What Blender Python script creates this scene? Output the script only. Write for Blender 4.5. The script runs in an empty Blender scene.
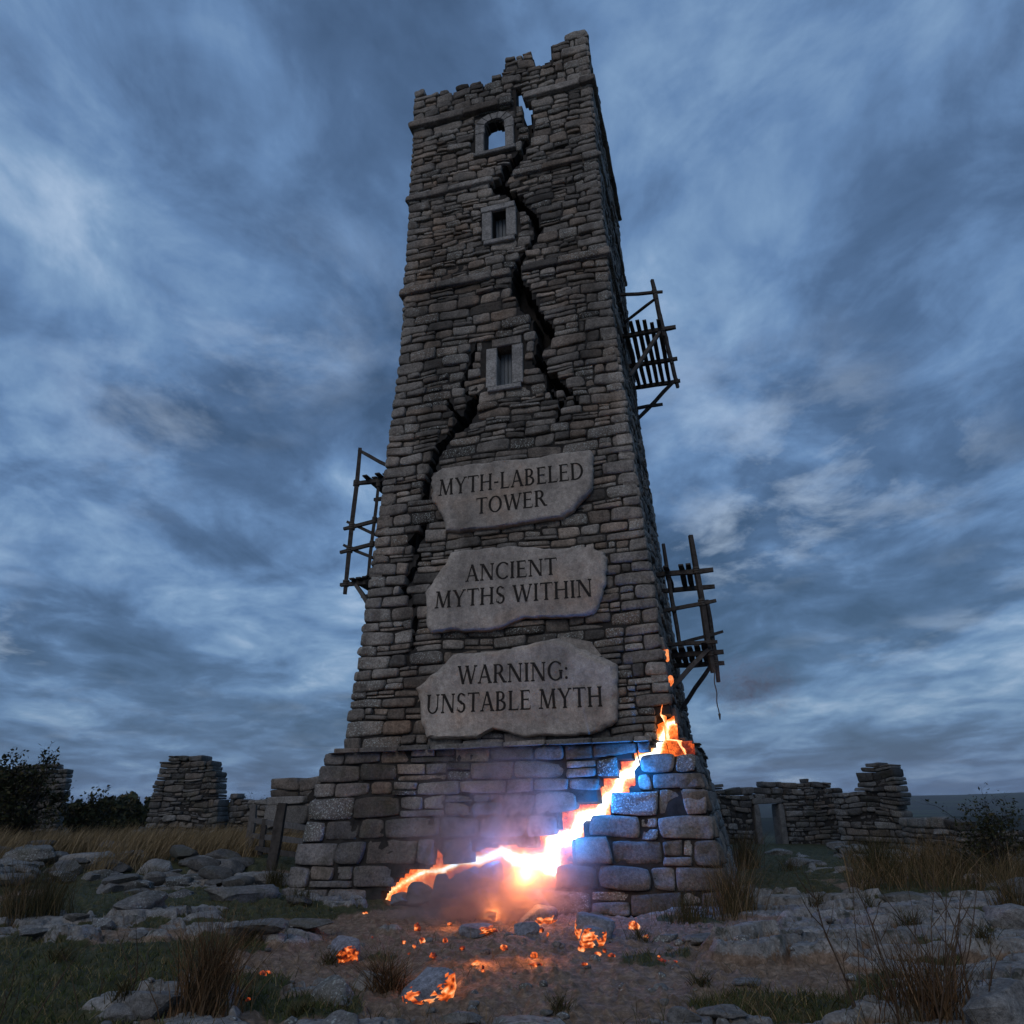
import bpy, bmesh, math, random
import numpy as np
from mathutils import Vector, Matrix
random.seed(7)
rng = np.random.default_rng(11)
S = bpy.context.scene
COL = S.collection

# ------------------------------------------------------------------ camera
F_PX, PITCH, ROLL = 734.77, math.radians(21.79), math.radians(-1.144)
EYE = np.array([0, 0, 1.5])
cam = bpy.data.cameras.new('camera')
cam.sensor_fit = 'HORIZONTAL'; cam.sensor_width = 36; cam.lens = F_PX / 1024 * 36
cam.clip_start = .1; cam.clip_end = 12000
camo = bpy.data.objects.new('camera', cam); COL.objects.link(camo)
cF = np.array([0, math.cos(PITCH), math.sin(PITCH)]); cU0 = np.array([0, -math.sin(PITCH), math.cos(PITCH)]); cR0 = np.array([1., 0, 0])
cR = cR0 * math.cos(ROLL) + cU0 * math.sin(ROLL); cU = -cR0 * math.sin(ROLL) + cU0 * math.cos(ROLL)
M = Matrix.Identity(4)
for i in range(3):
    M[i][0] = cR[i]; M[i][1] = cU[i]; M[i][2] = -cF[i]; M[i][3] = EYE[i]
camo.matrix_world = M
S.camera = camo
S.render.resolution_x = S.render.resolution_y = 1024

# ------------------------------------------------------------------ world: dusk sky with broken cloud
SUN_EL, SUN_AZ = 36, 205          # low glow behind the camera's left shoulder
W = bpy.data.worlds.new('World'); S.world = W; W.use_nodes = True
nt = W.node_tree; nt.nodes.clear()
class G:
    """small node-graph helper"""
    def __init__(s, nt): s.nt = nt
    def n(s, t, ins=None, **kw):
        nd = s.nt.nodes.new(t)
        for k, v in kw.items(): setattr(nd, k, v)
        for k, v in (ins or {}).items():
            if isinstance(v, bpy.types.NodeSocket): s.nt.links.new(v, nd.inputs[k])
            else: nd.inputs[k].default_value = v
        return nd
    def math(s, op, a, b=0.0, c=0.0, clamp=False):
        return s.n('ShaderNodeMath', {0: a, 1: b, 2: c}, operation=op, use_clamp=clamp).outputs[0]
    def vmath(s, op, a, b=(0, 0, 0)):
        return s.n('ShaderNodeVectorMath', {0: a, 1: b}, operation=op).outputs[0]
    def ramp(s, fac, stops, interp='LINEAR'):
        r = s.n('ShaderNodeValToRGB', {0: fac}); r.color_ramp.interpolation = interp
        e = r.color_ramp.elements
        e.remove(e[1])
        for i, (p, c) in enumerate(stops):
            if i == 0: x = e[0]; x.position = p
            else: x = e.new(p)
            x.color = (c, c, c, 1) if isinstance(c, (int, float)) else (*c, 1)
        return r.outputs[0]
    def mix(s, f, a, b, bt='MIX'):
        m = s.n('ShaderNodeMix', data_type='RGBA', blend_type=bt)
        for k, v in ((0, f), (6, a), (7, b)):
            if isinstance(v, bpy.types.NodeSocket): s.nt.links.new(v, m.inputs[k])
            else: m.inputs[k].default_value = v if k == 0 else (*v, 1)
        return m.outputs[2]
    def noise(s, vec, scale, detail=4, rough=.55, dist=0.0, lac=2.0):
        return s.n('ShaderNodeTexNoise', {'Vector': vec, 'Scale': scale, 'Detail': detail, 'Roughness': rough, 'Distortion': dist, 'Lacunarity': lac}).outputs[0]
g = G(nt)
sky = g.n('ShaderNodeTexSky', sky_type='NISHITA', sun_disc=False, sun_elevation=math.radians(4), sun_rotation=math.radians(SUN_AZ), air_density=1.3, dust_density=.6, ozone_density=4.0)
gen = g.n('ShaderNodeTexCoord').outputs['Generated']
sp = g.n('ShaderNodeSeparateXYZ', {0: gen})
zz = g.math('ADD', g.math('MAXIMUM', sp.outputs[2], 0.0), .16)
pl = g.n('ShaderNodeCombineXYZ', {0: g.math('DIVIDE', sp.outputs[0], zz), 1: g.math('DIVIDE', sp.outputs[1], zz), 2: 0.0}).outputs[0]
mp = g.n('ShaderNodeMapping', {'Vector': pl, 'Location': (3.1, 1.7, 0), 'Rotation': (0, 0, math.radians(28)), 'Scale': (1.0, .82, 1)}).outputs[0]
big = g.noise(mp, .95, 3, .5, .4)
mid = g.noise(mp, 2.6, 6, .6, .5)
fine = g.noise(g.vmath('ADD', mp, (7.3, 2.2, 5.0)), 5.5, 6, .6, .4)
cl = g.math('ADD', g.math('ADD', g.math('MULTIPLY', big, .5), g.math('MULTIPLY', mid, .34)), g.math('MULTIPLY', fine, .16))
cloud = g.ramp(cl, [(.41, (.040, .074, .142)), (.48, (.070, .126, .236)), (.53, (.115, .205, .370)), (.575, (.18, .29, .46)), (.63, (.32, .43, .59))])
# small bright breaks in the lower cloud deck
mp2 = g.n('ShaderNodeMapping', {'Vector': pl, 'Location': (9.4, 4.4, 0), 'Rotation': (0, 0, math.radians(-12)), 'Scale': (.9, .8, 1)}).outputs[0]
brk = g.math('MULTIPLY', g.ramp(g.noise(mp2, 1.15, 2, .5, .3), [(.50, 0.0), (.68, 1.0)]), g.ramp(g.noise(mp2, 4.2, 7, .62, .25), [(.47, 0.0), (.66, 1.0)]))
brk = g.math('MULTIPLY', brk, g.ramp(sp.outputs[2], [(.05, .4), (.16, 1.0), (.55, .8), (.75, .15)]))
cloud = g.mix(g.math('MULTIPLY', brk, .5), cloud, (.45, .55, .69))
hor = g.ramp(sp.outputs[2], [(0.0, 1.0), (.30, 0.0)])
cloud2 = g.mix(g.math('MULTIPLY', hor, .35), cloud, (.085, .15, .26))
skyc = g.mix(1.0, sky.outputs[0], (.10, .10, .10), 'MULTIPLY')
fincol = g.mix(.15, cloud2, skyc)
bg = g.n('ShaderNodeBackground', {'Color': fincol, 'Strength': 1.32})
wo = g.n('ShaderNodeOutputWorld', {'Surface': bg.outputs[0]})

sl = bpy.data.lights.new('sun', 'SUN'); sl.energy = .72; sl.angle = math.radians(35); sl.color = (1.0, .86, .74)
so = bpy.data.objects.new('sun', sl); COL.objects.link(so)
az = math.radians(SUN_AZ); el = math.radians(SUN_EL)
sdir = Vector((math.sin(az) * math.cos(el), math.cos(az) * math.cos(el), math.sin(el)))
so.rotation_euler = sdir.to_track_quat('Z', 'Y').to_euler()

S.view_settings.view_transform = 'Standard'; S.view_settings.look = 'None'
S.view_settings.exposure = 0; S.view_settings.gamma = 1
S.cycles.volume_bounces = 0; S.cycles.max_bounces = 6; S.cycles.diffuse_bounces = 3
S.cycles.volume_step_rate = 1.0; S.cycles.volume_max_steps = 96
S.cycles.transparent_max_bounces = 16
S.cycles.use_denoising = True

# ------------------------------------------------------------------ projection helpers (photo pixel -> place)
T0 = np.array([.565, 17.785, 0.]); YAW = math.radians(-15.25)
ex = np.array([math.cos(YAW), math.sin(YAW), 0]); ey = np.array([-math.sin(YAW), math.cos(YAW), 0])
def ray(u, v):
    d = cF * F_PX + cR * (u - 512) + cU * (512 - v); return d / np.linalg.norm(d)
def loc(P): d = P - T0; return np.array([d @ ex, d @ ey, P[2]])
def world(l):
    l = np.asarray(l, float); return T0 + l[..., :1] * ex + l[..., 1:2] * ey + np.concatenate([l[..., :1] * 0, l[..., :1] * 0, l[..., 2:3]], -1)
AZ = [-1, 0, 2.53, 2.531, 7.5, 12.2, 14.1, 20.2, 22.5]; AV = [4.1, 3.988, 3.546, 3.30, 2.98, 2.73, 2.70, 2.655, 2.66]
def half(z): return np.interp(z, AZ, AV)
def front(u, v):
    z = 5.; d = ray(u, v)
    for i in range(40):
        t = (-half(z) - (EYE - T0) @ ey) / (d @ ey); q = loc(EYE + t * d); z = q[2]
    return q[0], q[2]
def at_y(u, v, Y):
    d = ray(u, v); return EYE + d * (Y / d[1])

# ------------------------------------------------------------------ noise
def _hash(ix, iy, iz, s):
    h = (ix.astype(np.int64) * 374761393 + iy.astype(np.int64) * 668265263 + iz.astype(np.int64) * 2147483647 + s * 974634777) & 0xffffffff
    h = ((h ^ (h >> 13)) * 1274126177) & 0xffffffff
    return ((h ^ (h >> 16)) & 0xffffff) / float(0xffffff)
def vnoise(x, y, z=0., s=0):
    x, y, z = np.broadcast_arrays(np.asarray(x, float), y, z)
    ix, iy, iz = np.floor(x).astype(int), np.floor(y).astype(int), np.floor(z).astype(int)
    fx, fy, fz = x - ix, y - iy, z - iz
    fx, fy, fz = [t * t * (3 - 2 * t) for t in (fx, fy, fz)]
    r = 0
    for dx in (0, 1):
        for dy in (0, 1):
            for dz in (0, 1):
                r = r + _hash(ix + dx, iy + dy, iz + dz, s) * (fx if dx else 1 - fx) * (fy if dy else 1 - fy) * (fz if dz else 1 - fz)
    return r * 2 - 1
def fbm(x, y, z=0., o=4, s=0):
    r = 0; a = .5; k = 1.
    for i in range(o): r = r + a * vnoise(np.asarray(x) * k, np.asarray(y) * k, np.asarray(z) * k, s + i); a *= .5; k *= 2.03
    return r
def worley(x, y, s=0):
    ix, iy = np.floor(x).astype(int), np.floor(y).astype(int)
    f1 = np.full(x.shape, 9.); f2 = f1.copy(); cid = f1 * 0; px = f1 * 0; py = f1 * 0
    for dx in (-1, 0, 1):
        for dy in (-1, 0, 1):
            cx, cy = ix + dx, iy + dy
            h1 = _hash(cx, cy, cx * 0, s); h2 = _hash(cx, cy, cx * 0, s + 5)
            qx, qy = cx + .1 + .8 * h1, cy + .1 + .8 * h2
            d = np.hypot(x - qx, y - qy)
            n = d < f1
            f2 = np.where(n, f1, np.minimum(f2, d)); f1 = np.where(n, d, f1)
            cid = np.where(n, _hash(cx, cy, cx * 0, s + 9), cid); px = np.where(n, x - qx, px); py = np.where(n, y - qy, py)
    return f1, f2, cid, px, py
def sstep(a, b, x): t = np.clip((x - a) / (b - a), 0, 1); return t * t * (3 - 2 * t)

# ------------------------------------------------------------------ object helpers
def meta(o, label=None, cat=None, group=None, kind=None):
    for k, v in (('label', label), ('category', cat), ('group', group), ('kind', kind)):
        if v: o[k] = v
    return o
def empty(name, p=(0, 0, 0)):
    o = bpy.data.objects.new(name, None); COL.objects.link(o); o.location = p; return o
def mesh_obj(name, V, Fc, mat, parent=None, smooth=True, attrs=None, sharp=None):
    """V (n,3); Fc (m,4) or (m,3) array, or a python list of polygons"""
    me = bpy.data.meshes.new(name)
    V = np.asarray(V, float).copy()
    if parent is not None: V -= np.array(parent.location)
    if isinstance(Fc, np.ndarray):
        k = Fc.shape[1]; m = len(Fc)
        me.vertices.add(len(V)); me.vertices.foreach_set('co', V.ravel())
        me.loops.add(m * k); me.loops.foreach_set('vertex_index', Fc.astype(np.int32).ravel())
        me.polygons.add(m); me.polygons.foreach_set('loop_start', np.arange(0, m * k, k, dtype=np.int32))
        me.polygons.foreach_set('loop_total', np.full(m, k, dtype=np.int32))
        me.update(calc_edges=True); me.validate()
    else:
        me.from_pydata([tuple(v) for v in V], [], [tuple(int(i) for i in f) for f in Fc]); me.update()
    me.polygons.foreach_set('use_smooth', np.full(len(me.polygons), smooth, dtype=bool))
    for nm, arr in (attrs or {}).items():
        a = me.attributes.new(nm, 'FLOAT_COLOR', 'POINT')
        c = np.ones((len(V), 4)); arr = np.asarray(arr, float)
        if arr.ndim == 1: arr = np.repeat(arr[:, None], 3, 1)
        c[:, :3] = arr; a.data.foreach_set('color', c.ravel())
    if sharp: me.set_sharp_from_angle(angle=math.radians(sharp))
    me.materials.append(mat)
    o = bpy.data.objects.new(name, me); COL.objects.link(o)
    if parent is not None: o.parent = parent
    return o
class MB:
    def __init__(s): s.V = []; s.F = []
    def add(s, V, F):
        k = sum(len(v) for v in s.V); s.V.append(np.asarray(V, float)); s.F += [tuple(i + k for i in f) for f in F]
    def beam(s, a, b, w, h=None, up=(0, 0, 1), wob=0.):
        """squared timber from a to b, with slightly uneven ends"""
        h = h or w; a = np.asarray(a, float); b = np.asarray(b, float); d = b - a; d /= np.linalg.norm(d)
        up = np.asarray(up, float)
        if abs(d @ up) > .95: up = np.array([1., .2, 0])
        x = np.cross(d, up); x /= np.linalg.norm(x); y = np.cross(x, d)
        V = []; n = 4
        for i in range(n + 1):
            c = a + (b - a) * i / n + (x * random.uniform(-1, 1) + y * random.uniform(-1, 1)) * wob * (0 < i < n)
            e = .85 if i in (0, n) else 1
            for (sx, sy) in ((-.5, -.5), (.5, -.5), (.5, .5), (-.5, .5)): V.append(c + x * sx * w * e + y * sy * h * e)
        F = [(3, 2, 1, 0), tuple(4 * n + k for k in range(4))]
        for i in range(n):
            for k in range(4): F.append((4 * i + k, 4 * i + (k + 1) % 4, 4 * i + 4 + (k + 1) % 4, 4 * i + 4 + k))
        s.add(V, F)
    def tube(s, pts, rad, seg=7, cap=True):
        pts = [np.asarray(p, float) for p in pts]; V = []; F = []
        for i, p in enumerate(pts):
            d = pts[min(i + 1, len(pts) - 1)] - pts[max(i - 1, 0)]; d /= (np.linalg.norm(d) + 1e-9)
            u = np.array([1, 0, 0.]) if abs(d[0]) < .7 else np.array([0, 1., 0])
            x = np.cross(d, u); x /= np.linalg.norm(x); y = np.cross(d, x)
            r = rad[i] if hasattr(rad, '__len__') else rad
            for k in range(seg): a = 2 * math.pi * k / seg; V.append(p + r * (x * math.cos(a) + y * math.sin(a)))
        for i in range(len(pts) - 1):
            for k in range(seg): F.append((i * seg + k, i * seg + (k + 1) % seg, (i + 1) * seg + (k + 1) % seg, (i + 1) * seg + k))
        if cap: F.append(tuple(range(seg))[::-1]); F.append(tuple((len(pts) - 1) * seg + k for k in range(seg)))
        s.add(V, F)
    def build(s, name, mat, parent=None, **kw):
        return mesh_obj(name, np.concatenate(s.V), s.F, mat, parent, **kw)

# ------------------------------------------------------------------ materials
def newmat(name):
    m = bpy.data.materials.new(name); m.use_nodes = True; m.node_tree.nodes.clear(); return m, G(m.node_tree)
def finish(g, color, rough=.85, normal=None, spec=.3, **ins):
    d = {'Base Color': color, 'Roughness': rough, 'Specular IOR Level': spec}
    if normal is not None: d['Normal'] = normal
    d.update(ins)
    b = g.n('ShaderNodeBsdfPrincipled', d); g.n('ShaderNodeOutputMaterial', {'Surface': b.outputs[0]}); return b
def stone_mat(name, base, var=1.0, grit=1.0, stain=0., lichen=.25, brown=(.24, .185, .14), scale=1.0, moss=0.):
    m, g = newmat(name)
    P = g.n('ShaderNodeNewGeometry').outputs['Position']
    t = g.n('ShaderNodeAttribute', attribute_name='tone').outputs['Color']
    ts = g.n('ShaderNodeSeparateColor', {0: t})
    off = g.vmath('SCALE', t); off.node.inputs['Scale'].default_value = 9.
    P2 = g.vmath('ADD', P, off)
    dark = tuple(c * .42 for c in base); light = tuple(min(1, c * 1.75) for c in base)
    c = g.ramp(ts.outputs[0], [(0, dark), (.45, base), (.8, tuple(x * 1.25 for x in base)), (1, light)])
    c = g.mix(g.math('MULTIPLY', g.ramp(ts.outputs[1], [(.58, 0.0), (1, 1.0)]), .6), c, brown)
    n1 = g.noise(P2, 3.2 * scale, 6, .65); n2 = g.noise(P2, 22 * scale, 5, .7); n3 = g.noise(P2, 90 * scale, 2, .6)
    c = g.mix(.85, c, g.ramp(n1, [(.25, .45), (.5, 1.0), (.75, 1.45)]), 'MULTIPLY')
    c = g.mix(.9 * grit, c, g.ramp(n2, [(.3, .45), (.5, 1.0), (.72, 1.6)]), 'MULTIPLY')
    c = g.mix(.5 * grit, c, g.ramp(n3, [(.3, .5), (.5, 1.0), (.75, 1.7)]), 'MULTIPLY')
    if stain:   # weather streaks and damp patches running down the walls
        ps = g.n('ShaderNodeMapping', {'Vector': P, 'Scale': (1, 1, .22)}).outputs[0]
        c = g.mix(stain, c, g.ramp(g.noise(ps, .9, 6, .65, .3), [(.32, .32), (.46, .8), (.54, 1.05), (.68, 1.6)]), 'MULTIPLY')
        c = g.mix(g.math('MULTIPLY', g.ramp(g.noise(P, .55, 4, .6), [(.52, 0.0), (.66, 1.0)]), .45), c, g.mix(1.0, c, (1.25, .95, .72), 'MULTIPLY'))
    # pale lichen speckle on some stones
    lm = g.math('MULTIPLY', g.ramp(g.noise(P2, 34 * scale, 3, .7), [(.56, 0.0), (.62, 1.0)]), g.ramp(g.math('ADD', g.math('MULTIPLY', ts.outputs[2], .6), g.math('MULTIPLY', n1, .5)), [(.66, 0.0), (.74, 1.0)]))
    c = g.mix(g.math('MULTIPLY', lm, lichen * 2, clamp=True), c, (.42, .46, .44))
    if moss:
        mm = g.ramp(g.noise(P, 1.6, 5, .65), [(.5, 0.0), (.62, 1.0)])
        c = g.mix(g.math('MULTIPLY', mm, moss), c, (.045, .05, .02))
    h = g.math('ADD', g.math('MULTIPLY', n2, .6), g.math('ADD', g.math('MULTIPLY', n3, .25), g.math('MULTIPLY', n1, 1.2)))
    b = g.n('ShaderNodeBump', {'Height': h, 'Strength': .8, 'Distance': .035}).outputs[0]
    finish(g, c, .82, b, .35)
    return m
M_STONE = stone_mat('tower_stone', (.150, .138, .123), lichen=.45, stain=.8)
M_PLINTH = stone_mat('plinth_stone', (.125, .119, .113), stain=.7, lichen=.6, brown=(.26, .20, .15), moss=.25)
M_DRESSED = stone_mat('dressed_stone', (.23, .225, .215), lichen=.1)
M_RUIN = stone_mat('ruin_stone', (.095, .094, .092), lichen=.25, scale=.8, moss=.25, brown=(.16, .13, .10), stain=.5)
M_ROCK = stone_mat('boulder_stone', (.115, .114, .110), lichen=.45, moss=.35)
M_CHAR = stone_mat('scorched_stone', (.13, .14, .165), lichen=.1)
M_PLAQUE = stone_mat('plaque_stone', (.255, .232, .205), lichen=.0, scale=.45, grit=.6, stain=.55, brown=(.26, .19, .13))
def plain_mat(name, a, b, scale=6, rough=.85, bump=.3, stretch=(1, 1, 1), dist=.02):
    m, g = newmat(name)
    P = g.n('ShaderNodeTexCoord').outputs['Object']
    P = g.n('ShaderNodeMapping', {'Vector': P, 'Scale': stretch}).outputs[0]
    n = g.noise(P, scale, 6, .65)
    c = g.ramp(n, [(.3, a), (.7, b)])
    bp = g.n('ShaderNodeBump', {'Height': n, 'Strength': bump, 'Distance': dist}).outputs[0]
    finish(g, c, rough, bp, .2); return m
M_MORTAR = plain_mat('dark_joint', (.012, .012, .012), (.04, .037, .034), 5)
M_INK = plain_mat('letter_recess', (.010, .009, .008), (.03, .026, .022), 20)
M_WOOD = plain_mat('weathered_timber', (.030, .027, .025), (.085, .078, .072), 9, stretch=(1, 1, 1))
M_WOOD2 = plain_mat('pale_timber', (.07, .068, .066), (.15, .145, .14), 9)
M_SHUT = plain_mat('shutter_boards', (.10, .12, .14), (.22, .25, .28), 10, stretch=(8, 8, .6))
M_ROPE = plain_mat('rope_fibre', (.05, .045, .04), (.10, .09, .08), 20)
def tone_mat(name, stops, rough=.7, trans=0.0):
    m, g = newmat(name)
    t = g.n('ShaderNodeSeparateColor', {0: g.n('ShaderNodeAttribute', attribute_name='tone').outputs['Color']})
    c = g.ramp(t.outputs[0], stops)
    c = g.mix(1.0, c, g.ramp(t.outputs[1], [(0, .55), (1, 1.25)]), 'MULTIPLY')
    finish(g, c, rough, None, .15); return m
M_GRASS = tone_mat('green_grass', [(0, (.035, .052, .016)), (.55, (.060, .080, .022)), (.8, (.12, .105, .04)), (1, (.26, .20, .10))])
M_DRY = tone_mat('dry_grass', [(0, (.10, .075, .035)), (.5, (.21, .155, .08)), (1, (.33, .26, .16))])
M_TUS = tone_mat('tussock_grass', [(0, (.028, .032, .012)), (.4, (.07, .06, .025)), (.75, (.15, .10, .05)), (1, (.25, .18, .10))])
M_RUST = tone_mat('rusty_sedge', [(0, (.03, .026, .012)), (.5, (.11, .06, .028)), (1, (.24, .15, .08))])
M_LEAF = tone_mat('hawthorn_leaf', [(0, (.018, .024, .010)), (.6, (.035, .042, .015)), (1, (.075, .06, .025))])
M_TWIG = plain_mat('twig_bark', (.018, .015, .012), (.05, .042, .035), 12)
M_STEM = plain_mat('dead_stem', (.05, .03, .02), (.12, .085, .055), 12)

# molten fissure: glows by its own heat, the hottest part white-blue
def molten(name, k=1.0):
    m, g = newmat(name)
    h = g.n('ShaderNodeSeparateColor', {0: g.n('ShaderNodeAttribute', attribute_name='hotness').outputs['Color']}).outputs[0]
    P = g.n('ShaderNodeNewGeometry').outputs['Position']
    n = g.noise(P, 9, 4, .6); n2 = g.noise(P, 28, 3, .6)
    hh = g.math('ADD', h, g.math('ADD', g.math('MULTIPLY', g.math('SUBTRACT', n, .5), .35), g.math('MULTIPLY', g.math('SUBTRACT', n2, .5), .30)))
    c = g.ramp(hh, [(0, (.02, .004, .002)), (.18, (.35, .03, .008)), (.36, (1.0, .16, .02)), (.52, (1.0, .42, .16)), (.66, (1.0, .80, .60)), (.8, (.72, .84, 1.0))])
    s = g.ramp(hh, [(0, .02), (.2, .10), (.4, .25), (.62, .36), (.85, .60)])
    b = g.n('ShaderNodeBsdfPrincipled', {'Base Color': (.03, .02, .02, 1), 'Roughness': .9, 'Emission Color': c, 'Emission Strength': g.math('MULTIPLY', s, 7.0 * k)})
    g.n('ShaderNodeOutputMaterial', {'Surface': b.outputs[0]}); return m
M_MOLTEN = molten('molten_rock')
M_EMBER = molten('ember_glow', .55)

# ------------------------------------------------------------------ ground
def blob(px, py, r, w): 
    d = ray(px, py); P = EYE + d * (-1.5 / d[2]); return P[0], P[1], r, w
ROCKB = [blob(300, 935, 1.6, 1.0), blob(225, 885, 1.5, .8), blob(330, 985, .8, .5), blob(160, 1010, .6, .6), blob(770, 900, 2.2, .9), blob(830, 940, 1.4, 1.0), blob(740, 955, .9, .9), blob(960, 975, .9, .9), blob(930, 905, 1.6, .5),
         blob(200, 915, .8, .6), blob(840, 870, 3, .6), blob(640, 985, .5, .3), blob(900, 930, 1.2, .7), blob(440, 925, 1.0, .25)]
GRASSB = [blob(90, 975, 1.2, 1.0), blob(180, 868, 2.2, .5), blob(720, 1005, .6, 1.0), blob(980, 925, 1.3, .8), blob(900, 890, 1.5, .5), blob(60, 905, 1.6, .7), blob(330, 1010, .5, .6), blob(250, 985, .35, .8), blob(560, 975, .3, .5), blob(380, 955, .4, .5),
          blob(820, 1000, .4, .4), blob(880, 860, 3.5, .7), blob(30, 860, 4, .8)]
DIRTB = [blob(540, 930, 2.2, 1.2), blob(560, 990, 1.2, 1.0), blob(200, 975, .7, .5), blob(640, 1010, .5, .6), blob(440, 980, .8, .8)]
def bsum(B, x, y):
    r = 0
    for bx, by, br, w in B: r = r + w * np.exp(-(((x - bx) / br) ** 2 + ((y - by) / br) ** 2))
    return r
def slabs(x, y):
    wx = x + fbm(x * 1.3, y * 1.3, 0, 3, 3) * .55; wy = y + fbm(x * 1.3 + 5, y * 1.3, 0, 3, 4) * .4
    f1, f2, cid, px, py = worley(wx * .85 + .25 * wy, wy * 1.7, 2)
    g1, g2, c2, _, _ = worley(wx * 2.3, wy * 4.2, 21)
    return f2 - f1, cid, px, py, g2 - g1, c2
def masks(x, y):
    d = np.hypot(x, y)
    n = fbm(x * .35, y * .35, 0, 4, 31) * 1.0 + fbm(x * 1.7, y * 1.7, 0, 3, 77) * .45
    rock = bsum(ROCKB, x, y) - bsum(GRASSB, x, y) * .9 - bsum(DIRTB, x, y) * .9 + n * .9 - .22 - sstep(22, 40, d) * .5
    e = slabs(x, y)[0]
    rk = sstep(-.08, .08, rock) * sstep(.03, .09, e + fbm(x * 6, y * 6, 0, 2, 8) * .05)
    gr = bsum(GRASSB, x, y) - bsum(DIRTB, x, y) * 1.1 + fbm(x * .8 + 9, y * .8, 0, 4, 55) * 1.1 + .12 + sstep(15, 25, d) * .6
    gs = sstep(-.12, .18, gr) * (1 - rk)
    return rk, gs
def H(x, y, det=True):
    x = np.asarray(x, float); y = np.asarray(y, float)
    d = np.hypot(x, y)
    z = sstep(14, 38, d) * (.02 - .035 * x * np.exp(-(d / 90) ** 2))
    z = z - sstep(50, 420, d) * 9.0 - sstep(300, 1100, d) * 9.0
    ang = np.arctan2(x, y)
    ridge = 8 + 7 * fbm(ang * 5 + 3, d * 0 + 2, 0, 4, 5) + 3 * fbm(ang * 24, d * 0 + 7, 0, 3, 6)
    z = z + sstep(1300, 3000, d) * (18 + ridge * (0.5 + 1.3 * sstep(.3, .75, ang)) + 0) 
    z = z + sstep(60, 200, d) * fbm(x / 90, y / 90, 0, 3, 8) * 2.5 * (1 - sstep(300, 700, d))
    z = z + fbm(x * .22, y * .22, 0, 3, 12) * .16 * sstep(4, 9, d) * (1 - sstep(60, 90, d))
    z = z - .22 * np.exp(-(x / 6) ** 2 - ((y - 13.2) / 2.2) ** 2)
    # bank with loose stones on the left
    z = z + .32 * np.exp(-((y - 19.5 + .15 * x) / 1.6) ** 2) * sstep(-3.5, -6, x)
    if det:
        nd = 1 - sstep(30, 45, d)
        rk, gs = masks(x, y)
        e, cid, px, py, e2, c2 = slabs(x, y)
        nf = .45 + .55 * sstep(4.5, 9, d)
        slab = (sstep(.02, .12, e) * .09 + (cid - .5) * .13 + px * (cid - .5) * .08 - py * .07) * nf
        crk = sstep(.09, .01, e2) * sstep(.35, .6, c2) * .06
        step = np.floor(c2 * 3) * .012 * sstep(.02, .06, e2)
        rockh = slab + .03 - crk + step + fbm(x * 2.5, y * 3.5, 0, 2, 9) * .02 + fbm(x * 12, y * 12, 0, 3, 10) * .012
        soil = fbm(x * 3, y * 3, 0, 4, 14) * .06 + fbm(x * 14, y * 14, 0, 3, 15) * .030
        g3, g4, c3, _, _ = worley(x * 8, y * 8, 44)
        soil = soil + sstep(.35, .1, g3) * .035 * (c3 > .55) * (1 - gs)
        soil = soil + gs * (.03 + fbm(x * 5, y * 5, 0, 3, 16) * .09)
        z = z + nd * (rk * rockh + (1 - rk) * soil)
    return z
def ground_grid(name, rs, angs, mat, off=0., det=True):
    R, A = np.meshgrid(rs, angs, indexing='ij')
    X = R * np.sin(A); Y = R * np.cos(A)
    Z = H(X, Y, det) + off
    rk, gs = masks(X, Y)
    n, m = R.shape
    idx = np.arange(n * m).reshape(n, m)
    Fq = np.stack([idx[:-1, :-1], idx[:-1, 1:], idx[1:, 1:], idx[1:, :-1]], -1).reshape(-1, 4)[:, ::-1]
    far = sstep(40, 60, R); 
    return mesh_obj(name, np.stack([X, Y, Z], -1).reshape(-1, 3), Fq, mat, attrs={'mask': np.stack([rk * (1 - far), np.maximum(gs, far), far], -1).reshape(-1, 3)})
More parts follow.
